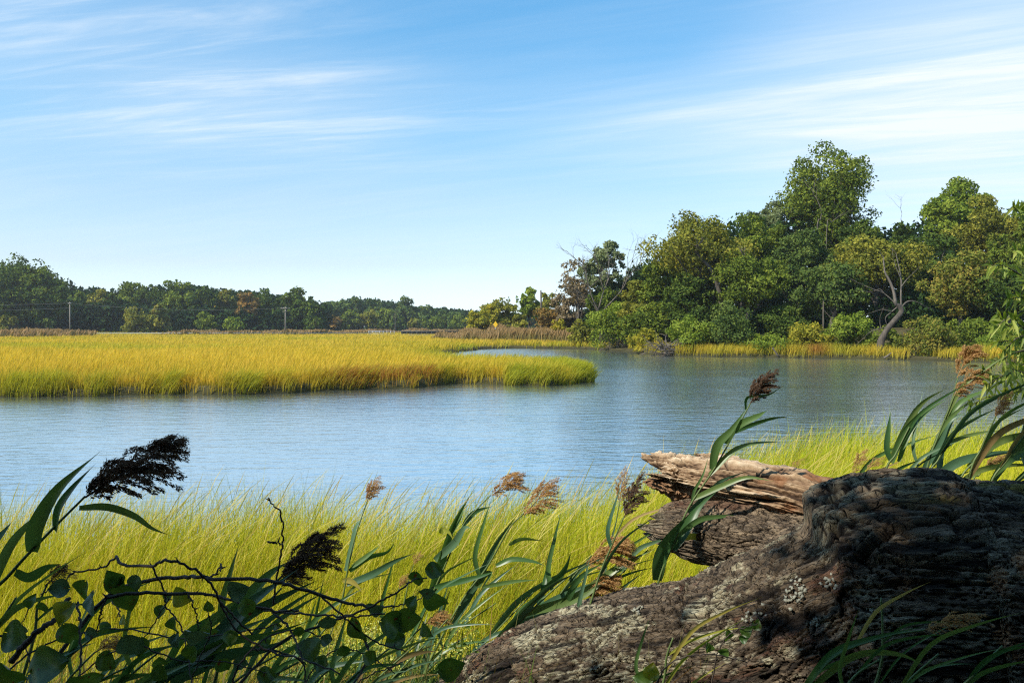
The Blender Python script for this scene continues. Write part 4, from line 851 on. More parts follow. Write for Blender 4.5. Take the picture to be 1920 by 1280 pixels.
    for u, v in [(1492, 1096), (1480, 1118), (1500, 1112), (1556, 1092), (1402, 1158), (1422, 1152), (1636, 1140), (1532, 1168), (1200, 1140)]:
        d0 = P(u, v, 3.0) - np.array((0, 0, EYE)); d0 /= np.linalg.norm(d0); W_ = V.reshape(-1, 3) - np.array((0, 0, EYE)); dist = np.linalg.norm(np.cross(W_, d0), axis=1) + .15 * np.linalg.norm(W_, axis=1)
        i = np.argmin(dist); c = V.reshape(-1, 3)[i]; nrm = c - trunk.c[i // trunk.nt]; nrm /= np.linalg.norm(nrm); a = np.cross(nrm, (0, 0, 1.)); a /= np.linalg.norm(a); b = np.cross(nrm, a)
        m = MB()
        for _ in range(12):
            o = c + (a * R.normal() + b * R.normal()) * .013 + nrm * R.uniform(.001, .005); r = R.uniform(.003, .007); th = np.linspace(0, 2 * np.pi, 11)[:-1]; rr = r * (1 + .35 * R.normal(size=10))
            tl = (a * R.normal() + b * R.normal()) * .3
            ring = o + np.cos(th)[:, None] * rr[:, None] * (a + tl * 0 + nrm * .3 * R.normal()) + np.sin(th)[:, None] * rr[:, None] * (b + nrm * .3 * R.normal()); low = ring * .55 + o * .45 - nrm * .006
            vv = np.vstack((ring, low, o[None] + nrm * .002)); j = np.arange(10); kk = (j + 1) % 10
            m.add(vv, np.stack((j, 10 + j, 10 + kk, kk), 1), np.stack((j, kk, np.full(10, 20)), 1))
        m.build('lichen', M_l, t)
    return t
fallen_tree()

# ---------------------------------------------------------------- reeds
M_rl = leafmat('reed_leaf', [(0.035, 0.095, 0.030), (0.060, 0.135, 0.040), (0.105, 0.185, 0.055), (0.20, 0.24, 0.07)], transl=.32, gloss=.75, rough=.38)
M_rb = leafmat('blue_green_reed_leaf', [(0.04, 0.10, 0.055), (0.07, 0.14, 0.075), (0.12, 0.20, 0.10)], transl=.25, gloss=.75, rough=.4)
M_dry = leafmat('dry_reed_leaf', [(0.26, 0.17, 0.07), (0.38, 0.27, 0.12), (0.48, 0.36, 0.16)], transl=.3)
M_yg = leafmat('yellowing_reed_leaf', [(0.20, 0.24, 0.04), (0.34, 0.34, 0.06), (0.42, 0.30, 0.09)], transl=.4)
M_pl = leafmat('golden_reed_plume', [(0.34, 0.20, 0.08), (0.50, 0.31, 0.13), (0.66, 0.46, 0.22)], transl=.35, tcol=(1.2, 1.0, .7))
M_pd = leafmat('dark_reed_plume', [(0.09, 0.055, 0.038), (0.16, 0.10, 0.07), (0.26, 0.18, 0.12)], transl=.35, tcol=(1.1, 1.0, .8))
M_st = leafmat('reed_stem', [(0.08, 0.13, 0.04), (0.14, 0.18, 0.06)], transl=.05, gloss=.6, rough=.4)
VIEW = np.array((0, 1., -.1))
def ribbon(mb, pts, w, fold=.25, twist=0., roll=0., n=16, tint=.5):
    c = catmull(pts, n); T_ = np.gradient(c, axis=0); T_ /= np.linalg.norm(T_, axis=1)[:, None] + 1e-9
    s = np.linspace(0, 1, n); prof = np.sin(np.pi * np.clip(s * .93 + .07, 0, 1) ** .62) ** .8 * (1 - s ** 6); prof[-1] = .01
    B = np.cross(T_, VIEW); B /= np.linalg.norm(B, axis=1)[:, None] + 1e-9; Nn = np.cross(B, T_)
    an = roll + twist * s; Bb = B * np.cos(an)[:, None] + Nn * np.sin(an)[:, None]; N2 = np.cross(Bb, T_)
    hw = (w / 2 * prof)[:, None]
    V = np.stack((c - Bb * hw, c - Bb * hw * .5 + N2 * hw * fold * .6, c + N2 * hw * fold, c + Bb * hw * .5 + N2 * hw * fold * .6, c + Bb * hw), 1).reshape(-1, 3)
    i, j = np.meshgrid(np.arange(n - 1), np.arange(4), indexing='ij'); Q = np.stack((i * 5 + j, i * 5 + j + 1, (i + 1) * 5 + j + 1, (i + 1) * 5 + j), -1).reshape(-1, 4)
    mb.add(V, Q, tint=tint)
def plume(pts, w, nspk, rng, fluff=1.0, one=.55, pw0=30):
    """pts world axis from the neck to the tip, w half width"""
    ax = catmull(catmull(pts, 40)[:38], 40); Ln = np.linalg.norm(np.diff(ax, axis=0), axis=1).sum(); T_ = np.gradient(ax, axis=0); T_ /= np.linalg.norm(T_, axis=1)[:, None]
    w = w * 1.08; mb = MB(); mb.tube(ax, np.linspace(.0022, .0006, 40) * max(1, Ln / .22), 5, cap=False, tint=.3)
    nspk = int(nspk * 2.6); nb = int(84 * fluff); per0 = max(12, int(nspk * (1.25 if pw0 > 20 else 2.4)) // nb); sb = np.sort(rng.random(nb)) ** .9
    for s in sb:
        i = int(s * 38); p0 = ax[i]; t = T_[i]; a = np.cross(t, VIEW); a /= np.linalg.norm(a); b = np.cross(t, a)
        ang = rng.uniform(0, 2 * np.pi); rad = a * np.cos(ang) + b * np.sin(ang) * .8
        l = w * 1.45 * np.interp(s, [0, .10, .28, .5, .75, 1], [.45, .95, 1.15, .85, .45, .15]) * rng.uniform(.6, 1.3)
        e1 = p0 + t * l * .66 + rad * l * .46; e2 = p0 + t * l * 1.15 + rad * l * .74 + np.array((.25, 0, -.55)) * l * one
        per = max(3, int(per0 * min(1.3, l / (w * 1.25)))); br = catmull([p0, e1, e2], 8); f = rng.uniform(.08, 1, per) ** .8; k = f * 6.999; ki = k.astype(int); c = br[ki] + (br[ki + 1] - br[ki]) * (k - ki)[:, None]
        dr = br[ki + 1] - br[ki]; dr /= np.linalg.norm(dr, axis=1)[:, None]; dr = dr + rng.normal(0, .38, (per, 3)) + np.array((.05, 0, -.12)); dr /= np.linalg.norm(dr, axis=1)[:, None]
        c = c + rng.normal(0, w * .05, (per, 3)); sl = rng.uniform(.6, 1.3, per)[:, None] * w * .20 * (1 - .45 * s); sw = sl * .15
        sd = np.cross(dr, rng.normal(size=(per, 3))); sd /= np.linalg.norm(sd, axis=1)[:, None]
        V = np.stack((c, c + dr * sl * .45 + sd * sw, c + dr * sl, c + dr * sl * .45 - sd * sw), 1).reshape(-1, 3)
        mb.add(V, np.arange(per * 4).reshape(-1, 4), tint=np.repeat(np.clip(rng.normal(.5, .25, per), 0, 1), 4))
    return mb
GRD = 'feathery reeds leaning in the wind along the near bank'
def reed(label, stem, d, pl=None, pw=0, leaves=(), auto=0, dark=False, name=None, seed=1, lw=18, spk=2600, mat=None, group=GRD, dd=0.0, cat='reed', ll=(90, 170)):
    """stem, plume and leaf paths are lists of (u, v); every reed is put at its own depth d"""
    rng = np.random.default_rng(seed * 13 + 5)
    W_ = lambda l, e=0.: np.array([P(u, v, d + e * i / max(1, len(l) - 1)) for i, (u, v) in enumerate(l)])
    s = W_(stem, dd); g = s[0].copy(); g[0] -= .12; g[2] = hz(g[0], d); 
    if g[2] > s[0][2] - .05: g[2] = s[0][2] - .1
    t = thing(name or ('plumed_reed' if pl else 'leafy_reed'), label, cat, g, group)
    path = catmull(np.vstack((g[None], (g + s[0])[None] / 2 + np.array((-.02, 0, 0)), s)), 34); mb = MB(); mb.tube(path, np.linspace(.0055, .0024, 34), 7, tint=.5); mb.build('stem', M_st, t)
    if pl:
        pm = plume(W_(pl), pw * d / FPX, spk, rng, 1.25 if pw > 25 else 1.0, pw0=pw); pm.build('plume', M_pd if dark else M_pl, t, smooth=False)
    mm = mat or M_rl
    for l in leaves:
        ws = l[1] if isinstance(l[1], (int, float)) else lw; pts = l[0] if isinstance(l[0], list) else l; m2 = l[2] if len(l) > 2 and not isinstance(l[2], tuple) else mm
        mb = MB(); ribbon(mb, W_(pts, rng.uniform(-.12, .12)), ws * d / FPX, twist=rng.uniform(-.9, .9), roll=rng.uniform(-.5, .5), tint=rng.uniform(.15, .85)); mb.build('leaf', m2, t)
    st = W_(stem)
    for k in range(auto):
        f = (k + .6) / (auto + .3) * .9; i = int(f * 33); p = path[max(9, i)]; L_ = rng.uniform(*ll) * d / FPX
        az = rng.uniform(-.5, .5); rise = rng.uniform(.35, 1.35); L_ = L_ * 1.15; q1 = p + np.array((.42, az * .3, .60 * rise)) * L_ * .55; q2 = p + np.array((.85, az * .6, .72 * rise - rng.uniform(.0, .22))) * L_
        if rng.random() < .25: q1 = p + np.array((-.10, az * .3, .5)) * L_ * .5; q2 = p + np.array((.15, az, .95)) * L_
        mb = MB(); ribbon(mb, [p, q1, (q1 + q2) / 2 + np.array((0, 0, .03 * L_)), q2], lw * rng.uniform(.36, .80) * d / FPX, twist=rng.uniform(-.9, .9), roll=rng.uniform(-.6, .6), tint=rng.uniform(.1, .9)); mb.build('leaf', mm if rng.random() > .08 else M_dry, t)
    return t
def reeds():
    D = M_rl; B_ = M_rb
    reed('very large dark feathery plume, highest on the left, against the water', [(-60, 1180), (20, 1075), (90, 1000), (160, 930)], 1.9, [(160, 932), (205, 903), (262, 868), (312, 838), (346, 826)], 40, [([(60, 1035), (68, 985), (110, 915), (188, 846)], 30), ([(102, 995), (108, 955), (135, 915), (180, 868)], 20),
         ([(148, 952), (200, 950), (250, 966), (285, 990), (322, 1004)], 14), ([(28, 1072), (55, 1082), (90, 1062), (120, 1056)], 22), ([(-20, 1110), (15, 1030), (50, 985), (92, 950)], 18), ([(-40, 1060), (-5, 1010), (25, 975)], 16)], dark=True, seed=1, spk=5600)
    reed('big dark brown plume left of the middle, rising from broad dark leaves', [(250, 1330), (330, 1260), (430, 1175), (530, 1078)], 2.2, [(528, 1092), (560, 1058), (600, 1022), (652, 976)], 30, [([(380, 1250), (440, 1150), (500, 1080), (545, 1050)], 26), ([(300, 1270), (400, 1200), (470, 1130), (560, 1065)], 34, B_), ([(250, 1290), (350, 1240), (430, 1190), (520, 1150)], 28), ([(420, 1190), (470, 1150), (530, 1118), (600, 1085)], 20, B_),
         ([(330, 1250), (420, 1205), (500, 1190), (590, 1160)], 22), ([(320, 1280), (420, 1230), (500, 1215), (560, 1190)], 26, B_)], auto=6, dark=True, seed=2, lw=22, spk=5200)
    reed('small drooping tuft hanging under the big dark brown plume', [(430, 1190), (500, 1130), (528, 1102)], 2.25, [(528, 1098), (548, 1085), (566, 1070)], 14, auto=0, dark=True, seed=3, spk=900)
    reed('small dark tuft beside the round vine leaves at the left edge', [(62, 1200), (70, 1140), (88, 1096)], 2.3, [(85, 1098), (105, 1078), (128, 1056)], 15, auto=2, dark=True, seed=4, spk=1000, lw=12)
    reed('upright small golden plume over the meadow in the left half', [(640, 1130), (655, 1050), (668, 1000), (688, 940)], 4.4, [(688, 940), (697, 918), (714, 888)], 12, [([(648, 1070), (660, 1020), (668, 985), (690, 960)], 12, B_), ([(655, 1070), (690, 1045), (725, 1035), (742, 1014)], 12), ([(660, 1062), (690, 1040), (715, 1020)], 9), ([(650, 1095), (700, 1075), (740, 1052), (780, 1035)], 13, B_), ([(642, 1088), (655, 1088), (668, 1096), (681, 1112)], 11, M_yg)], auto=1, seed=5, spk=1100, lw=10)
    reed('bright golden plume tilted right in the middle of the meadow', [(790, 1160), (830, 1070), (868, 985), (900, 948), (920, 928)], 3.9, [(922, 929), (944, 911), (962, 900), (988, 886)], 17, [([(800, 1140), (826, 1060), (850, 985), (882, 928)], 18), ([(815, 1050), (850, 1020), (870, 990), (884, 990)], 15, B_), ([(868, 985), (890, 960), (925, 948)], 10), ([(845, 1000), (862, 965), (872, 940)], 12), ([(826, 1000), (830, 992), (842, 998), (850, 1012)], 9, M_yg)], auto=1, seed=6, spk=1300, lw=12)
    reed('golden plume right of the bright tilted one, on a tall bowed stem', [(820, 1210), (870, 1120), (915, 1060), (955, 990), (982, 962)], 3.5, [(982, 966), (1005, 940), (1024, 918), (1054, 892)], 18, [([(850, 1170), (895, 1090), (930, 1020), (975, 958)], 14, B_), ([(955, 1020), (980, 1010), (1022, 1014)], 9), ([(930, 1060), (960, 1048), (1000, 1052), (1025, 1062)], 10), ([(895, 1100), (905, 1080), (920, 1075), (895, 1115)], 15),
         ([(815, 1100), (860, 1090), (900, 1080), (930, 1070)], 11), ([(905, 1100), (960, 1090), (1010, 1086)], 8)], auto=2, seed=7, spk=1500, lw=12)
    reed('slim upright golden plume left of the darker one by the broken limb', [(1125, 1080), (1150, 1000), (1162, 940)], 4.3, [(1162, 942), (1166, 910), (1174, 868)], 12, auto=3, seed=8, spk=900, lw=10)
    reed('dark brown upright plume just left of the broken limb end', [(1120, 1090), (1148, 1020), (1170, 968)], 3.3, [(1170, 970), (1186, 930), (1212, 876)], 16, auto=4, dark=True, seed=9, spk=2200, lw=12, mat=B_)
    reed('fat golden plume lying low above the trunk, between its leaves', [(905, 1240), (985, 1155), (1060, 1085), (1100, 1058)], 3.5, [(1098, 1060), (1130, 1042), (1160, 1028), (1190, 1018)], 23, [([(900, 1240), (970, 1160), (1030, 1100), (1090, 1070)], 18, B_), ([(930, 1225), (1000, 1160), (1050, 1120), (1160, 1075)], 24, B_), ([(1015, 1110), (1045, 1085), (1062, 1060), (1072, 1030)], 14), ([(980, 1150), (1080, 1120), (1160, 1062), (1230, 1028)], 18)], auto=4, seed=10, spk=4200, lw=16)
    reed('second golden plume lower down, touching the trunk bark', [(960, 1245), (1030, 1170), (1092, 1112)], 3.52, [(1092, 1114), (1120, 1098), (1142, 1088), (1166, 1080)], 18, [([(1040, 1160), (1065, 1120), (1090, 1080), (1140, 1050)], 14)], auto=4, seed=11, spk=2800, lw=14)
    reed('tallest reed, crossing the broken limb with a dark plume over the river', [(1236, 1085), (1262, 1020), (1292, 950), (1338, 880), (1375, 815), (1407, 756)], 3.42, [(1406, 758), (1418, 735), (1436, 712), (1464, 686)], 16, [([(1232, 1088), (1240, 1040), (1262, 1000), (1300, 955)], 26), ([(1262, 1030), (1290, 985), (1310, 950), (1345, 920)], 20), ([(1335, 880), (1345, 835), (1372, 805), (1402, 762)], 16), ([(1360, 832), (1380, 800), (1420, 780), (1440, 768)], 15), ([(1372, 812), (1410, 796), (1450, 784), (1486, 780)], 9), ([(1330, 890), (1375, 845), (1420, 830), (1478, 828)], 11),
         ([(1300, 935), (1350, 912), (1400, 895), (1452, 902)], 11), ([(1290, 960), (1340, 912), (1360, 898), (1410, 880)], 9, B_), ([(1270, 1005), (1310, 975), (1350, 968), (1395, 966)], 11), ([(1258, 1015), (1275, 1008), (1305, 1006), (1322, 1022), (1342, 1044)], 14, M_yg), ([(1398, 768), (1402, 745), (1440, 740), (1470, 722)], 6), ([(1296, 948), (1302, 920), (1318, 890), (1330, 850)], 6)], dark=True, seed=12, spk=2600, lw=12)
    reed('small golden plume over the meadow left of the trunk knot', [(1570, 985), (1585, 930), (1600, 890)], 5.4, [(1600, 888), (1612, 862), (1628, 838)], 10, auto=3, seed=13, spk=900, lw=10)
    reed('low tilted golden plume between the broken limb and the knot', [(1440, 950), (1462, 905), (1480, 885)], 6.0, [(1480, 886), (1492, 870), (1512, 855)], 6, auto=1, seed=14, spk=600, lw=7)
    reed('thin olive plume leaning right beside the trunk knot', [(1585, 975), (1605, 920), (1622, 888)], 4.9, [(1622, 888), (1640, 868), (1668, 853)], 8, auto=2, seed=15, spk=700, lw=9)
    reed('tall golden brown plume at the right, highest of the right group', [(1742, 900), (1765, 830), (1782, 760), (1796, 708)], 3.7, [(1795, 708), (1808, 680), (1822, 662), (1842, 646)], 16, [([(1760, 890), (1768, 830), (1790, 780), (1812, 758)], 20, B_), ([(1730, 885), (1760, 830), (1780, 790), (1820, 770)], 14, B_)], auto=4, seed=16, spk=2200, lw=14)
    reed('wide golden brown plume bent right below the tallest right one', [(1735, 895), (1758, 820), (1778, 770), (1790, 740)], 3.5, [(1788, 742), (1810, 722), (1832, 706), (1860, 688)], 15, [([(1670, 865), (1700, 800), (1730, 755), (1778, 726)], 14), ([(1685, 865), (1705, 810), (1740, 770), (1782, 745)], 10), ([(1672, 868), (1690, 820), (1710, 790), (1735, 762)], 11)], auto=4, seed=17, spk=2200, lw=16)
    reed('small brown plume among dark leaves at the right edge', [(1815, 905), (1840, 840), (1868, 778)], 3.2, [(1866, 780), (1880, 758), (1900, 730)], 11, auto=4, seed=18, spk=1300, lw=18)
    reed('brown plume half hidden by leaves behind the trunk at the right', [(1820, 920), (1836, 890), (1850, 872)], 3.9, [(1848, 872), (1866, 862), (1890, 852)], 10, auto=2, seed=19, spk=1000, lw=12)
    reed('ragged pale brown plume lying over the shaded lower trunk', [(1480, 1330), (1560, 1235), (1650, 1195), (1735, 1180)], 2.2, [(1735, 1180), (1780, 1165), (1815, 1158), (1858, 1150)], 13, [([(1500, 1300), (1560, 1225), (1640, 1195), (1740, 1172)], 13), ([(1520, 1290), (1600, 1230), (1680, 1225), (1740, 1250)], 14)], auto=3, seed=20, spk=1500, lw=12)
    reed('tiny reddish plume among meadow grass above the round leaves', [(760, 1120), (768, 1080), (776, 1058)], 5.2, [(776, 1058), (781, 1046), (790, 1032)], 7, auto=0, seed=21, spk=500)
    reed('tiny reddish plume left of the paired round leaves', [(735, 1150), (742, 1120), (748, 1102)], 4.6, [(748, 1102), (756, 1088), (768, 1074)], 8, auto=1, seed=22, spk=600, lw=9)
    reed('dull plume lying flat left of the trunk foot', [(745, 1230), (775, 1190), (800, 1168)], 3.3, [(800, 1168), (822, 1158), (848, 1150)], 12, auto=3, seed=23, spk=1400, lw=13)
    reed('shaded ragged plume low in the left corner behind the vine', [(120, 1290), (150, 1250), (178, 1222)], 2.5, [(178, 1222), (205, 1208), (238, 1200)], 14, auto=2, dark=False, seed=24, spk=1200, lw=12)
    # leafy shoots without plumes
    i = 40
    for lab, st, d, n, lw, m in [
        ('leafy shoot with broad dark blades in the lower left corner', [(180, 1340), (240, 1270), (300, 1220)], 2.1, 7, 26, D), ('leafy shoot crossing behind the left vine, blades swept right', [(230, 1350), (330, 1260), (420, 1215)], 2.3, 7, 24, D),
        ('leafy shoot with bluish blades at the bottom left of the middle', [(380, 1340), (450, 1270), (540, 1215)], 2.4, 7, 20, B_), ('leafy shoot low under the middle vine leaves', [(520, 1350), (600, 1270), (660, 1215)], 2.7, 6, 18, B_),
        ('leafy shoot with long straight blades low in the left corner', [(90, 1350), (180, 1280), (260, 1240)], 2.2, 9, 17, D), ('leafy shoot with long straight dark blades below the second dark plume', [(400, 1350), (480, 1285), (560, 1240)], 2.3, 9, 17, D),
        ('leafy shoot with fine blades under the slender vine', [(600, 1340), (660, 1270), (730, 1215)], 2.5, 9, 15, D), ('leafy shoot with fine bent blades beside the flat dull plume', [(700, 1310), (770, 1235), (840, 1160)], 3.1, 8, 14, B_),
        ('leafy shoot with narrow dark blades between the two big dark plumes', [(280, 1340), (340, 1230), (400, 1150)], 2.5, 9, 16, D), ('leafy shoot with narrow blades crossing under the left vine leaves', [(40, 1340), (110, 1250), (180, 1190)], 2.4, 9, 16, D),
        ('leafy shoot with thin blades at the very left edge', [(-60, 1300), (-20, 1200), (30, 1120)], 2.2, 8, 17, D), ('leafy shoot with thin blades right of the big dark brown plume', [(470, 1330), (540, 1240), (600, 1165)], 2.8, 8, 15, D),
        ('leafy shoot low between the vine and the trunk foot', [(640, 1340), (720, 1260), (790, 1200)], 2.9, 7, 17, B_), ('leafy shoot at the very foot of the trunk', [(740, 1330), (810, 1250), (860, 1200)], 3.6, 6, 18, D),
        ('leafy shoot with long diagonal blade left of the fat golden plume', [(830, 1300), (900, 1215), (1000, 1110)], 3.55, 6, 20, B_), ('leafy shoot with flat spreading blades above the trunk foot', [(800, 1260), (860, 1180), (930, 1130)], 3.65, 6, 15, B_),
        ('leafy shoot directly behind the fat golden plume', [(1010, 1180), (1060, 1100), (1110, 1040)], 3.6, 7, 15, B_), ('leafy shoot between the fat golden plume and the tall reed', [(1100, 1160), (1140, 1090), (1180, 1030)], 3.62, 7, 14, D),
        ('leafy shoot with wide blades at the base of the tall reed', [(1120, 1140), (1160, 1080), (1215, 1030)], 3.6, 6, 15, B_), ('leafy shoot at the left of the middle plume, blades drooping', [(560, 1260), (600, 1190), (640, 1150)], 3.0, 5, 14, D),
        ('leafy shoot with drooping dark blades, leftmost behind the trunk knot', [(1655, 905), (1680, 850), (1705, 800)], 3.3, 6, 15, D), ('leafy shoot with wide green blades above the knot middle', [(1735, 915), (1760, 860), (1785, 815)], 3.3, 6, 22, B_),
        ('leafy shoot with long dark blades above the knot right side', [(1790, 930), (1830, 860), (1880, 800)], 3.3, 7, 24, D), ('leafy shoot with dark blades reaching past the right edge', [(1850, 930), (1890, 860), (1940, 790)], 3.2, 7, 26, D),
        ('leafy shoot with low flat blades at the right edge over the trunk', [(1880, 950), (1920, 890), (1970, 850)], 3.3, 6, 24, D), ('leafy shoot with mixed blades low behind the knot top', [(1680, 930), (1720, 875), (1760, 850)], 3.5, 5, 16, B_),
        ('leafy shoot in deep shade at the bottom right corner', [(1780, 1330), (1830, 1260), (1880, 1210)], 2.0, 7, 14, D), ('leafy shoot in shade at the bottom, left of the ragged plume', [(1560, 1340), (1600, 1270), (1650, 1235)], 2.1, 6, 13, D),
        ('leafy shoot in shade below the ragged plume', [(1650, 1350), (1700, 1280), (1760, 1225)], 2.1, 7, 13, D), ('thin leafy shoot rising in front of the shaded trunk', [(1648, 1260), (1655, 1190), (1652, 1120)], 2.3, 3, 9, D),
        ('small lit grass shoot standing in front of the trunk middle', [(1240, 1290), (1250, 1230), (1262, 1195)], 2.5, 5, 10, M_yg), ('small shoot with a pale blade at the bottom edge before the trunk', [(1190, 1300), (1200, 1270), (1210, 1250)], 2.5, 3, 12, D)]:
        reed(lab, st, d, auto=n, lw=lw, mat=m, seed=i, ll=(110, 220) if d < 2.6 or lw > 18 else (80, 150), group='leafy reed shoots without plumes'); i += 1
reeds()

# ---------------------------------------------------------------- vines
M_vs = barkmat('vine_stem', (0.035, 0.026, 0.02), (0.09, 0.065, 0.045), 30, .3)
def vinemat(name, a, b, spot, tr=.42):
    m, nt, out = newmat(name); g = N(nt, 'ShaderNodeNewGeometry'); no = N(nt, 'ShaderNodeTexNoise', i={'Scale': 26.0, 'Detail': 3.0}); L(nt, g.outputs['Position'], no.inputs['Vector'])
    c = ramp(nt, no.outputs['Fac'], [(0.35, a), (0.6, b)]); n2 = N(nt, 'ShaderNodeTexNoise', i={'Scale': 90.0, 'Detail': 1.0}); L(nt, g.outputs['Position'], n2.inputs['Vector'])
    mr = N(nt, 'ShaderNodeMapRange', i={'From Min': 0.68, 'From Max': 0.73}); L(nt, n2.outputs['Fac'], mr.inputs['Value']); c = mixc(nt, mr.outputs[0], c, spot)
    d = N(nt, 'ShaderNodeBsdfDiffuse'); L(nt, c, d.inputs[0]); t = N(nt, 'ShaderNodeBsdfTranslucent'); L(nt, mixc(nt, 1.0, c, (1.5, 1.2, .5), 'MULTIPLY'), t.inputs[0]); mx = N(nt, 'ShaderNodeMixShader', i={0: tr}); L(nt, d.outputs[0], mx.inputs[1]); L(nt, t.outputs[0], mx.inputs[2])
    gl = N(nt, 'ShaderNodeBsdfGlossy', i={'Roughness': .42}); m2 = N(nt, 'ShaderNodeMixShader'); L(nt, sheen(nt, 1.0), m2.inputs[0]); L(nt, mx.outputs[0], m2.inputs[1]); L(nt, gl.outputs[0], m2.inputs[2])
    L(nt, m2.outputs[0], out.inputs[0]); return m
V_g = vinemat('vine_leaf_green', (0.045, 0.105, 0.02), (0.085, 0.15, 0.028), (0.10, 0.03, 0.015)); V_y = vinemat('vine_leaf_yellowing', (0.16, 0.22, 0.02), (0.34, 0.32, 0.03), (0.20, 0.05, 0.02)); V_b = vinemat('vine_leaf_bluish', (0.06, 0.12, 0.07), (0.10, 0.17, 0.10), (0.09, 0.04, 0.02), .25)
def vleaf(t, u, v, d, size, ang, mat, tilt=0., cup=.35, rng=None):
    """heart shaped leaf: centre pixel, length in px, direction of the tip in the picture plane (deg, 0 = right, 90 = up)"""
    c = P(u, v, d); L_ = size * d / FPX; a = math.radians(ang)
    ex = np.array((math.cos(a), 0, math.sin(a))); ez = np.array((0, -1., 0)); ey = np.cross(ez, ex)
    rot = Matrix.Rotation(tilt, 3, Vector(ey)) @ Matrix.Rotation(rng.uniform(-.7, .7), 3, Vector(ex)); ex, ey, ez = (np.array(rot @ Vector(q)) for q in (ex, ey, ez))
    n, m = 13, 8; s = np.linspace(0, 1, n); hw = np.interp(s, [0, .06, .2, .38, .6, .8, .93, 1], [.02, .28, .47, .50, .40, .22, .08, .0]); k = np.linspace(-1, 1, m + 1)
    SS, K = np.meshgrid(s, k, indexing='ij'); X = SS - .45 - .10 * np.abs(K) * np.exp(-SS * 8); Y = K * hw[:, None]; Z = cup * Y ** 2 * 1.6 - .25 * cup * (SS - .4) ** 2 * 2 + .04 * np.sin(SS * 9 + K * 3 + u) + .02 * np.abs(np.sin(K * 7))
    V = c + L_ * (X[..., None] * ex + Y[..., None] * ey + Z[..., None] * ez); i, j = np.meshgrid(np.arange(n - 1), np.arange(m), indexing='ij'); q = m + 1
    Q = np.stack((i * q + j, i * q + j + 1, (i + 1) * q + j + 1, (i + 1) * q + j), -1).reshape(-1, 4)
    lf = mesh('leaf', V.reshape(-1, 3), Q, mat, t)
def vine(label, d, stems, leaves, seed, name='climbing_vine'):
    rng = np.random.default_rng(seed); f = stems[0][0][0]; b = P(f[0], f[1], d); b[2] = hz(b[0], d); t = thing(name, label, 'vine', b, 'woody vines sprawling through the reeds')
    for k, (l, w) in enumerate(stems):
        n = 8 + 6 * len(l); pts = catmull([P(u, v, d + .10 * math.sin(k * 2.1 + i * .7)) for i, (u, v) in enumerate(l)], n); pts = pts + rng.normal(0, .0012, pts.shape)
        mb = MB(); mb.tube(pts, np.linspace(w, w * .6, n) * d / FPX / 2, 7, jit=.07)
        for q in range(0, n, 9):            # buds and thorns
            dr = rng.normal(size=3); dr /= np.linalg.norm(dr); mb.tube([pts[q], pts[q] + dr * .012], [.002, .0004], 4)
        mb.build('stem', M_vs, t)
    leaves = [(u, v, s * .80, a, m) for u, v, s, a, m in leaves]
    for (u, v, s, a, m) in leaves:
        vleaf(t, u, v, d + rng.uniform(-.12, .06), s, a, m, rng.uniform(-.7, .7), rng.uniform(.2, .8), rng)
    return t
vine('dark woody vine with round spotted leaves sprawling across the lower left', 1.85, [
    ([(60, 1330), (110, 1230), (200, 1120), (258, 1092), (344, 1081), (391, 1083), (508, 1089), (560, 1102), (635, 1127), (686, 1136)], 9), ([(219, 1042), (230, 1058), (285, 1061), (312, 1049), (352, 1061), (391, 1089), (414, 1128), (438, 1155), (473, 1190)], 6),
    ([(199, 1118), (254, 1112), (352, 1112), (406, 1117), (430, 1124), (508, 1143), (560, 1145)], 7), ([(216, 1046), (188, 1065), (137, 1073), (120, 1090), (78, 1112)], 4), ([(512, 1132), (523, 1061), (531, 1014), (527, 967), (504, 934)], 4), ([(504, 1016), (516, 1017), (530, 1020)], 3),
    ([(285, 1061), (309, 1112), (312, 1135), (340, 1175), (351, 1221), (360, 1290)], 4), ([(145, 1128), (150, 1170), (150, 1249), (140, 1300)], 5), ([(20, 1240), (68, 1185), (105, 1159), (129, 1120)], 12), ([(406, 1117), (422, 1147), (449, 1186), (508, 1221), (560, 1233), (640, 1262)], 5),
    ([(391, 1083), (405, 1075), (414, 1058), (412, 1072)], 4), ([(200, 1120), (188, 1150), (182, 1180)], 4), ([(-30, 1190), (20, 1192), (60, 1192)], 5), ([(210, 1128), (222, 1140), (226, 1156)], 3), ([(352, 1112), (368, 1150), (372, 1178)], 3)],
    [(160, 1108, 60, -100, V_g), (172, 1130, 58, -70, V_b), (219, 1096, 55, -60, V_g), (238, 1122, 62, -75, V_g), (212, 1084, 50, 110, V_g), (110, 1103, 46, 178, V_b), (122, 1149, 56, -110, V_y), (126, 1188, 52, -80, V_g), (82, 1139, 34, -95, V_g), (254, 1092, 38, -80, V_b), (342, 1118, 52, -15, V_y), (446, 1106, 52, 15, V_b), (462, 1140, 44, -80, V_g), (367, 1188, 56, -8, V_b), (328, 1172, 40, -80, V_g), (172, 1186, 30, -10, V_b),
     (30, 1194, 78, -10, V_g), (88, 1250, 105, 20, V_g), (160, 1275, 80, 0, V_g), (359, 1225, 44, -90, V_g), (248, 1208, 66, -60, V_b), (20, 1262, 70, -30, V_g), (300, 1262, 40, -30, V_g)], 3)
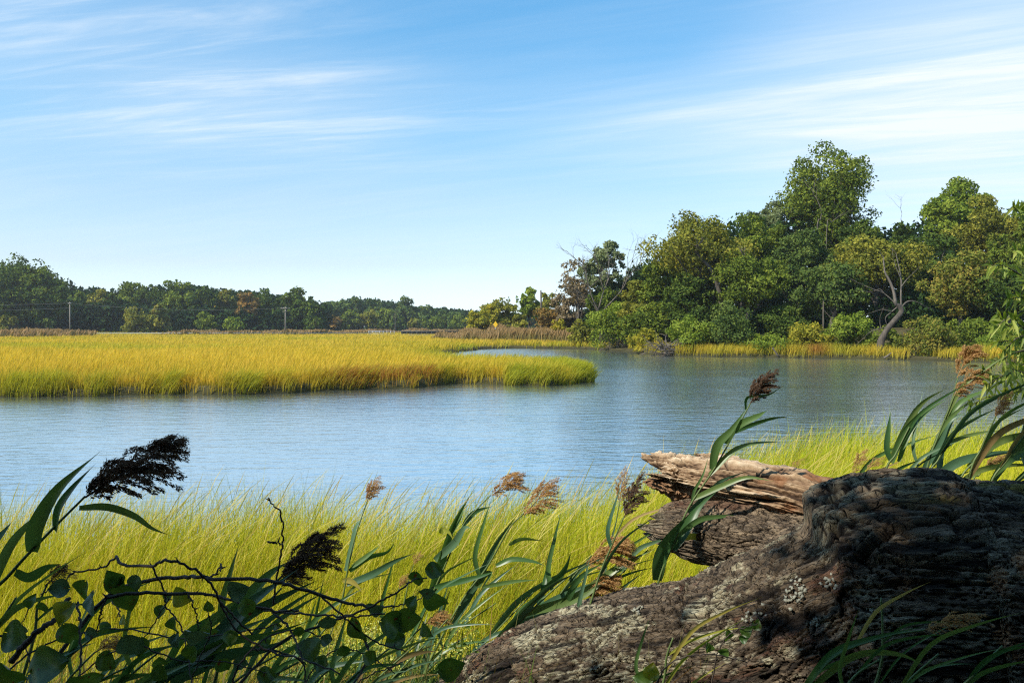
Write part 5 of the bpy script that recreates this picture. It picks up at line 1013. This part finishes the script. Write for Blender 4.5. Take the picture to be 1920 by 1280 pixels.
vine('slender vine with dark round leaves left of the trunk foot', 2.1, [
    ([(440, 1290), (525, 1204), (600, 1172), (640, 1158), (700, 1138), (738, 1137)], 6), ([(480, 1137), (511, 1146), (583, 1151), (652, 1156), (720, 1150)], 5), ([(686, 1142), (741, 1111), (776, 1087), (800, 1082)], 4), ([(480, 1215), (521, 1221), (569, 1242), (571, 1300)], 5), ([(511, 1146), (542, 1177), (556, 1205), (569, 1242)], 5), ([(600, 1115), (650, 1160), (700, 1200), (760, 1220)], 4), ([(738, 1137), (790, 1120), (812, 1100)], 3), ([(672, 1175), (690, 1230), (650, 1300)], 6)],
    [(815, 1070, 44, -10, V_g), (782, 1084, 40, -80, V_g), (800, 1110, 36, 170, V_b), (817, 1126, 60, -20, V_g), (700, 1138, 44, 175, V_b), (614, 1167, 44, -95, V_b), (672, 1180, 60, -60, V_g), (736, 1170, 66, -30, V_g), (764, 1160, 62, 0, V_g), (776, 1132, 40, -90, V_g), (580, 1218, 62, -55, V_g), (846, 1250, 64, 10, V_g), (740, 1200, 50, 200, V_g), (800, 1180, 44, -40, V_g)], 4)

vine('thin twiggy vine with small dark leaves tangled along the bottom left', 2.0, [
    ([(-20, 1290), (60, 1222), (140, 1190), (230, 1178), (330, 1196), (430, 1188), (520, 1170)], 4), ([(120, 1300), (190, 1232), (260, 1205), (300, 1150), (318, 1120)], 3), ([(260, 1205), (330, 1236), (420, 1240), (500, 1262)], 3), ([(40, 1300), (58, 1250), (40, 1180), (60, 1130)], 3),
    ([(350, 1300), (372, 1240), (396, 1180), (388, 1140)], 3), ([(430, 1300), (452, 1240), (500, 1195), (560, 1180), (610, 1196)], 4), ([(560, 1300), (600, 1240), (640, 1215), (690, 1228), (740, 1262)], 3), ([(640, 1300), (700, 1262), (760, 1240)], 3)],
    [(60, 1126, 34, 80, V_g), (42, 1176, 30, 150, V_b), (140, 1188, 34, -60, V_g), (196, 1176, 28, -100, V_g), (232, 1162, 26, -30, V_y), (300, 1146, 30, -100, V_g), (316, 1118, 24, 60, V_g), (330, 1200, 34, -70, V_b), (392, 1136, 28, 100, V_g), (398, 1182, 30, 0, V_g), (432, 1196, 36, -80, V_g), (452, 1242, 34, -20, V_b), (500, 1198, 30, 40, V_g), (520, 1172, 24, 0, V_g), (560, 1184, 28, -90, V_g), (600, 1242, 40, 170, V_g), (612, 1198, 32, -20, V_b), (644, 1220, 34, -80, V_g), (694, 1232, 38, -40, V_g), (262, 1212, 44, -90, V_g), (200, 1240, 50, -30, V_g), (420, 1246, 40, -60, V_g), (500, 1266, 44, -10, V_g), (300, 1240, 36, -100, V_g)], 9)
# low green leaves in front of the trunk
vine('short leafy vine with lit green leaves at the bottom before the trunk', 2.35, [([(1200, 1310), (1225, 1265), (1215, 1240)], 3), ([(1330, 1300), (1352, 1210), (1385, 1180), (1420, 1170)], 3), ([(1225, 1290), (1260, 1240), (1330, 1226), (1400, 1240)], 3)],
     [(1222, 1258, 40, 80, V_y), (1205, 1272, 46, 180, V_g), (1364, 1190, 30, 90, V_g), (1358, 1222, 28, 60, V_g), (1328, 1214, 26, 100, V_g), (1400, 1182, 30, 50, V_g), (1418, 1170, 26, 60, V_g), (1395, 1196, 22, 20, V_g)], 6)

# ---------------------------------------------------------------- flowering weeds, litter and short shade grass
def weeds():
    mb = MB(); fl = MB(); rng = np.random.default_rng(77)
    for _ in range(150):
        u = rng.uniform(520, 880); v = rng.uniform(1185, 1300); d = rng.uniform(3.3, 4.4); b = P(u, v, d); top = b + np.array((rng.normal(.05, .05), rng.normal(0, .05), .02)); b = b - np.array((0, 0, .35)); b[2] = max(b[2] - .1, hz(b[0], b[1]) - .02)
        top[2] = max(top[2], b[2] + .15); st = catmull([b, (b + top) / 2 + rng.normal(0, .02, 3), top], 8); mb.tube(st, [.0016] * 8, 4, cap=False, tint=.2)
        n = 26; k = rng.integers(1, 8, n); c = st[k] + rng.normal(0, .028, (n, 3)); V, Q = leafcloud(c, n, np.tile((0, -.4, .8), (n, 1)), rng.uniform(.008, .018, n), .5, .42); mb.add(V, Q, tint=np.repeat(rng.random(n), 4))
        if rng.random() < .75:
            n = 34; c = st[-1] + rng.normal(0, 1, (n, 3)) * np.array((.03, .03, .03)); V, Q = leafcloud(c, n, np.tile((0, 0, 1.), (n, 1)), rng.uniform(.0025, .0055, n), .1, .9); fl.add(V, Q, tint=np.repeat(rng.random(n), 4))
    tag(mb.build('weed_leaves', leafmat('weed_leaf', [(.05, .10, .02), (.11, .17, .03), (.2, .25, .06)]), smooth=False), 'low leafy green weeds at the foot of the bank', kind='stuff')
    tag(fl.build('weed_flowers', leafmat('weed_flower', [(.45, .48, .08), (.65, .62, .12), (.7, .7, .25)]), smooth=False), 'tiny yellow flowers dotted over the low weeds', kind='stuff')
    n = 9000; x = rng.uniform(-3.2, 3.6, n); y = rng.uniform(1.2, 5.6, n); h = rng.uniform(.12, .45, n) * (1 + .5 * noise(np.stack((x * 2, y * 2, 0 * x), -1), 4)); z = height(x, y)
    V, Q, at = blades(np.stack((x, y, z - .01), 1), h, rng.uniform(.003, .008, n), np.stack((.3 + .4 * rng.normal(size=n), .35 * rng.normal(size=n)), 1), rng.uniform(1.2, 2.2, n), rng.uniform(0, np.pi, n), 5, rng.random(n), {'green': (rng.random(n) < .5) * .8, 'rust': .6 * (rng.random(n) < .25)})
    tag(mesh('bank_undergrowth', V, Q, grassmat('bank_undergrowth_blades', (.12, .12, .05), [(.16, .18, .05), (.28, .24, .09), (.42, .33, .16)], (.08, .15, .03)), attrs=at), 'short dry and green grass on top of the near bank', 'grass', kind='stuff')
weeds()

# ---------------------------------------------------------------- willow at the right edge, and the tree that shades the near bank
def willow():
    b = np.array((4.3, 5.0, hz(4.3, 5.0))); t = thing('willow_tree', 'slender leaved willow whose leafy twigs hang in at the right edge', 'tree', b); rng = np.random.default_rng(8)
    mb = MB(); tr = catmull([b, b + (.1, 0, 1.5), b + (-.1, -.2, 3.2), b + (.2, -.3, 5.0)], 16); mb.tube(tr, np.linspace(.12, .04, 16), 10, jit=.04); mb.build('trunk', M_bark, t)
    lv = MB(); tw = MB(); F = [([(1858, 497), (1885, 500), (1930, 525), (1990, 560)], 3.6), ([(1900, 388), (1922, 400), (1990, 430)], 3.7), ([(1868, 612), (1900, 590), (1950, 580), (2010, 600)], 3.6), ([(1884, 655), (1915, 630), (1975, 625)], 3.5), ([(1845, 700), (1880, 672), (1930, 655), (2000, 660)], 3.5), ([(1850, 722), (1890, 700), (1950, 690), (2010, 690)], 3.45),
         ([(1880, 715), (1905, 690), (1945, 670), (2000, 640)], 3.6), ([(1872, 640), (1900, 640), (1960, 650)], 3.8), ([(1890, 560), (1925, 560), (1990, 590)], 3.7), ([(1905, 470), (1930, 485), (1990, 520)], 3.5), ([(1900, 600), (1930, 620), (1990, 640)], 3.4), ([(1886, 740), (1915, 730), (1960, 710)], 3.5), ([(1820, 760), (1850, 745), (1900, 735), (1980, 720)], 3.9), ([(1895, 690), (1930, 700), (1990, 700)], 3.3),
         ([(1960, 300), (2000, 340), (2060, 420)], 3.8), ([(1940, 620), (1980, 640), (2040, 640)], 3.3), ([(1930, 540), (1975, 560), (2040, 590)], 3.9), ([(1870, 590), (1890, 610), (1940, 640)], 3.9), ([(1910, 655), (1935, 640), (1990, 620)], 3.9)]
    lb = [([(2010, 690), (2080, 700), (2200, 760)], 3.6), ([(2000, 560), (2080, 560), (2200, 640)], 3.7), ([(2000, 430), (2100, 450), (2200, 520)], 3.8)]
    for l, d in lb: q = np.vstack((np.array([P(u, v, d) for u, v in l]), tr[8][None])); tw.tube(catmull(q, 12), np.linspace(.008, .03, 12), 6)
    for l, d in F:
        q = catmull([P(u, v, d + .12 * i) for i, (u, v) in enumerate(l)], 22); tw.tube(q, np.linspace(.0012, .005, 22), 5)
        for k in range(20):
            for sd in (-1, 1):
                if rng.random() < .15: continue
                T_ = q[k] - q[k + 1]; T_ /= np.linalg.norm(T_); dr = T_ + sd * np.array((0, 0, .9)) * rng.uniform(.3, 1) + rng.normal(0, .35, 3); dr /= np.linalg.norm(dr); Ln = rng.uniform(.05, .09)
                ribbon(lv, [q[k], q[k] + dr * Ln * .5, q[k] + dr * Ln + np.array((0, 0, -.012))], .013, n=7, roll=rng.uniform(-1, 1), tint=rng.random())
    # rest of the crown, beyond the edge of the view
    n = 5000; c = b + np.array((0, -.2, 3.2)) + rng.normal(0, 1, (n, 3)) * np.array((.7, .7, 1.0)); c = c[(c[:, 0] / np.maximum(c[:, 1], .5)) > .64]; V, Q = leafcloud(c, len(c), np.tile((0, 0, .3), (len(c), 1)), rng.uniform(.03, .05, len(c)), .2, .2); lv.add(V, Q, tint=np.repeat(rng.random(len(c)), 4))
    tw.build('twigs', M_bark, t); lv.build('crown', leafmat('willow_leaf', [(.14, .21, .035), (.26, .33, .055), (.46, .48, .12)], transl=.42, gloss=.5), t)
willow()
def shade_tree():
    rng = np.random.default_rng(21); b = np.array((-5.2, -3.5, 1.6)); t = thing('overhanging_tree', 'broad leafy tree with added leaf walls behind the viewer, shading the near bank', 'tree', b)
    sv = np.array(SUN); mb = MB(); lim = MB(); top = b + np.array((.8, .8, 4.0)); lim.tube(catmull([b, b + (.2, .1, 2), top], 10), np.linspace(.42, .28, 10), 12, jit=.03)
    def edge(x): return np.interp(x, [-6, -1.4, -.5, .1, .9, 1.15, 1.5, 2.2, 4, 7], SHADE)
    ctr = []  # crown clumps placed along the sun's direction above the spots to shade
    for _ in range(520):
        x = rng.uniform(-4.5, 6.5); y = rng.uniform(-7, edge(x)); tt = rng.uniform(4.3, 8.0); ctr.append((np.array((x, y, 2.1)) + sv * tt, rng.uniform(.30, .62)))
    for (x, y, r) in DAPPLE: ctr.append((np.array((x, y, 2.1)) + sv * 5.0, r))
    for k, (c, r) in enumerate(ctr):
        if r > .25: r = min(r, max(.2, .9 * (edge((c - sv * ((c[2] - 2.1) / sv[2]))[0]) - (c - sv * ((c[2] - 2.1) / sv[2]))[1]) + .12))
        n = int(300 * (r / .5) ** 2); q = rng.normal(size=(n, 3)); q /= np.linalg.norm(q, axis=1)[:, None]; cc = c + q * r * (rng.random(n) ** .45)[:, None] * np.array((1, 1, .6))
        V, Q = leafcloud(cc, n, np.tile((0, 0, .6), (n, 1)), rng.uniform(.045, .075, n), .35, .6); mb.add(V, Q, tint=np.repeat(rng.random(n), 4))
        if k % 14 == 0: lim.tube(catmull([top + rng.normal(0, .2, 3), (top + c) / 2 + (0, 0, .5), c], 8), np.linspace(.09, .015, 8), 5)
    for _ in range(620):         # unseen leaf walls added behind and beside the viewer to dim sky light
        c = np.array((rng.uniform(-11, 13), rng.uniform(-7.5, -1.6), rng.uniform(1.5, 8.5))); r = rng.uniform(.5, .9); n = 260
        if abs(c[0]) > 4 and c[2] > 6: continue
        q = rng.normal(size=(n, 3)); q /= np.linalg.norm(q, axis=1)[:, None]; cc = c + q * r * (rng.random(n) ** .45)[:, None]
        V, Q = leafcloud(cc, n, np.tile((0, 0, .6), (n, 1)), rng.uniform(.09, .14, n), .35, .6); mb.add(V, Q, tint=np.repeat(rng.random(n), 4))
    lim.build('trunk', M_bark, t); mb.build('crown', F_dark, t, smooth=False)
SHADE = [2.7, 2.75, 2.75, 2.4, 2.5, 2.75, 3.28, 3.62, 3.6, 3.6]
DAPPLE = [(.85, 2.8, .13), (.4, 2.6, .10), (1.05, 3.1, .10), (.1, 2.85, .07), (.55, 2.95, .06)]
shade_tree()

# ---------------------------------------------------------------- thin summer haze
def haze():
    m, nt, out = newmat('summer_haze'); v = N(nt, 'ShaderNodeVolumePrincipled'); v.inputs['Density'].default_value = HAZE; v.inputs['Color'].default_value = (0.93, 0.95, 0.96, 1); v.inputs['Anisotropy'].default_value = 0.2
    L(nt, v.outputs[0], out.inputs['Volume']); mb = MB(); mb.box((0, 320, 15.0), (1500, 760, 35.0)); o = mb.build('haze', m, smooth=False); tag(o, 'thin pale summer haze softening the far trees', 'haze', kind='stuff')
HAZE = 0.00017
haze()
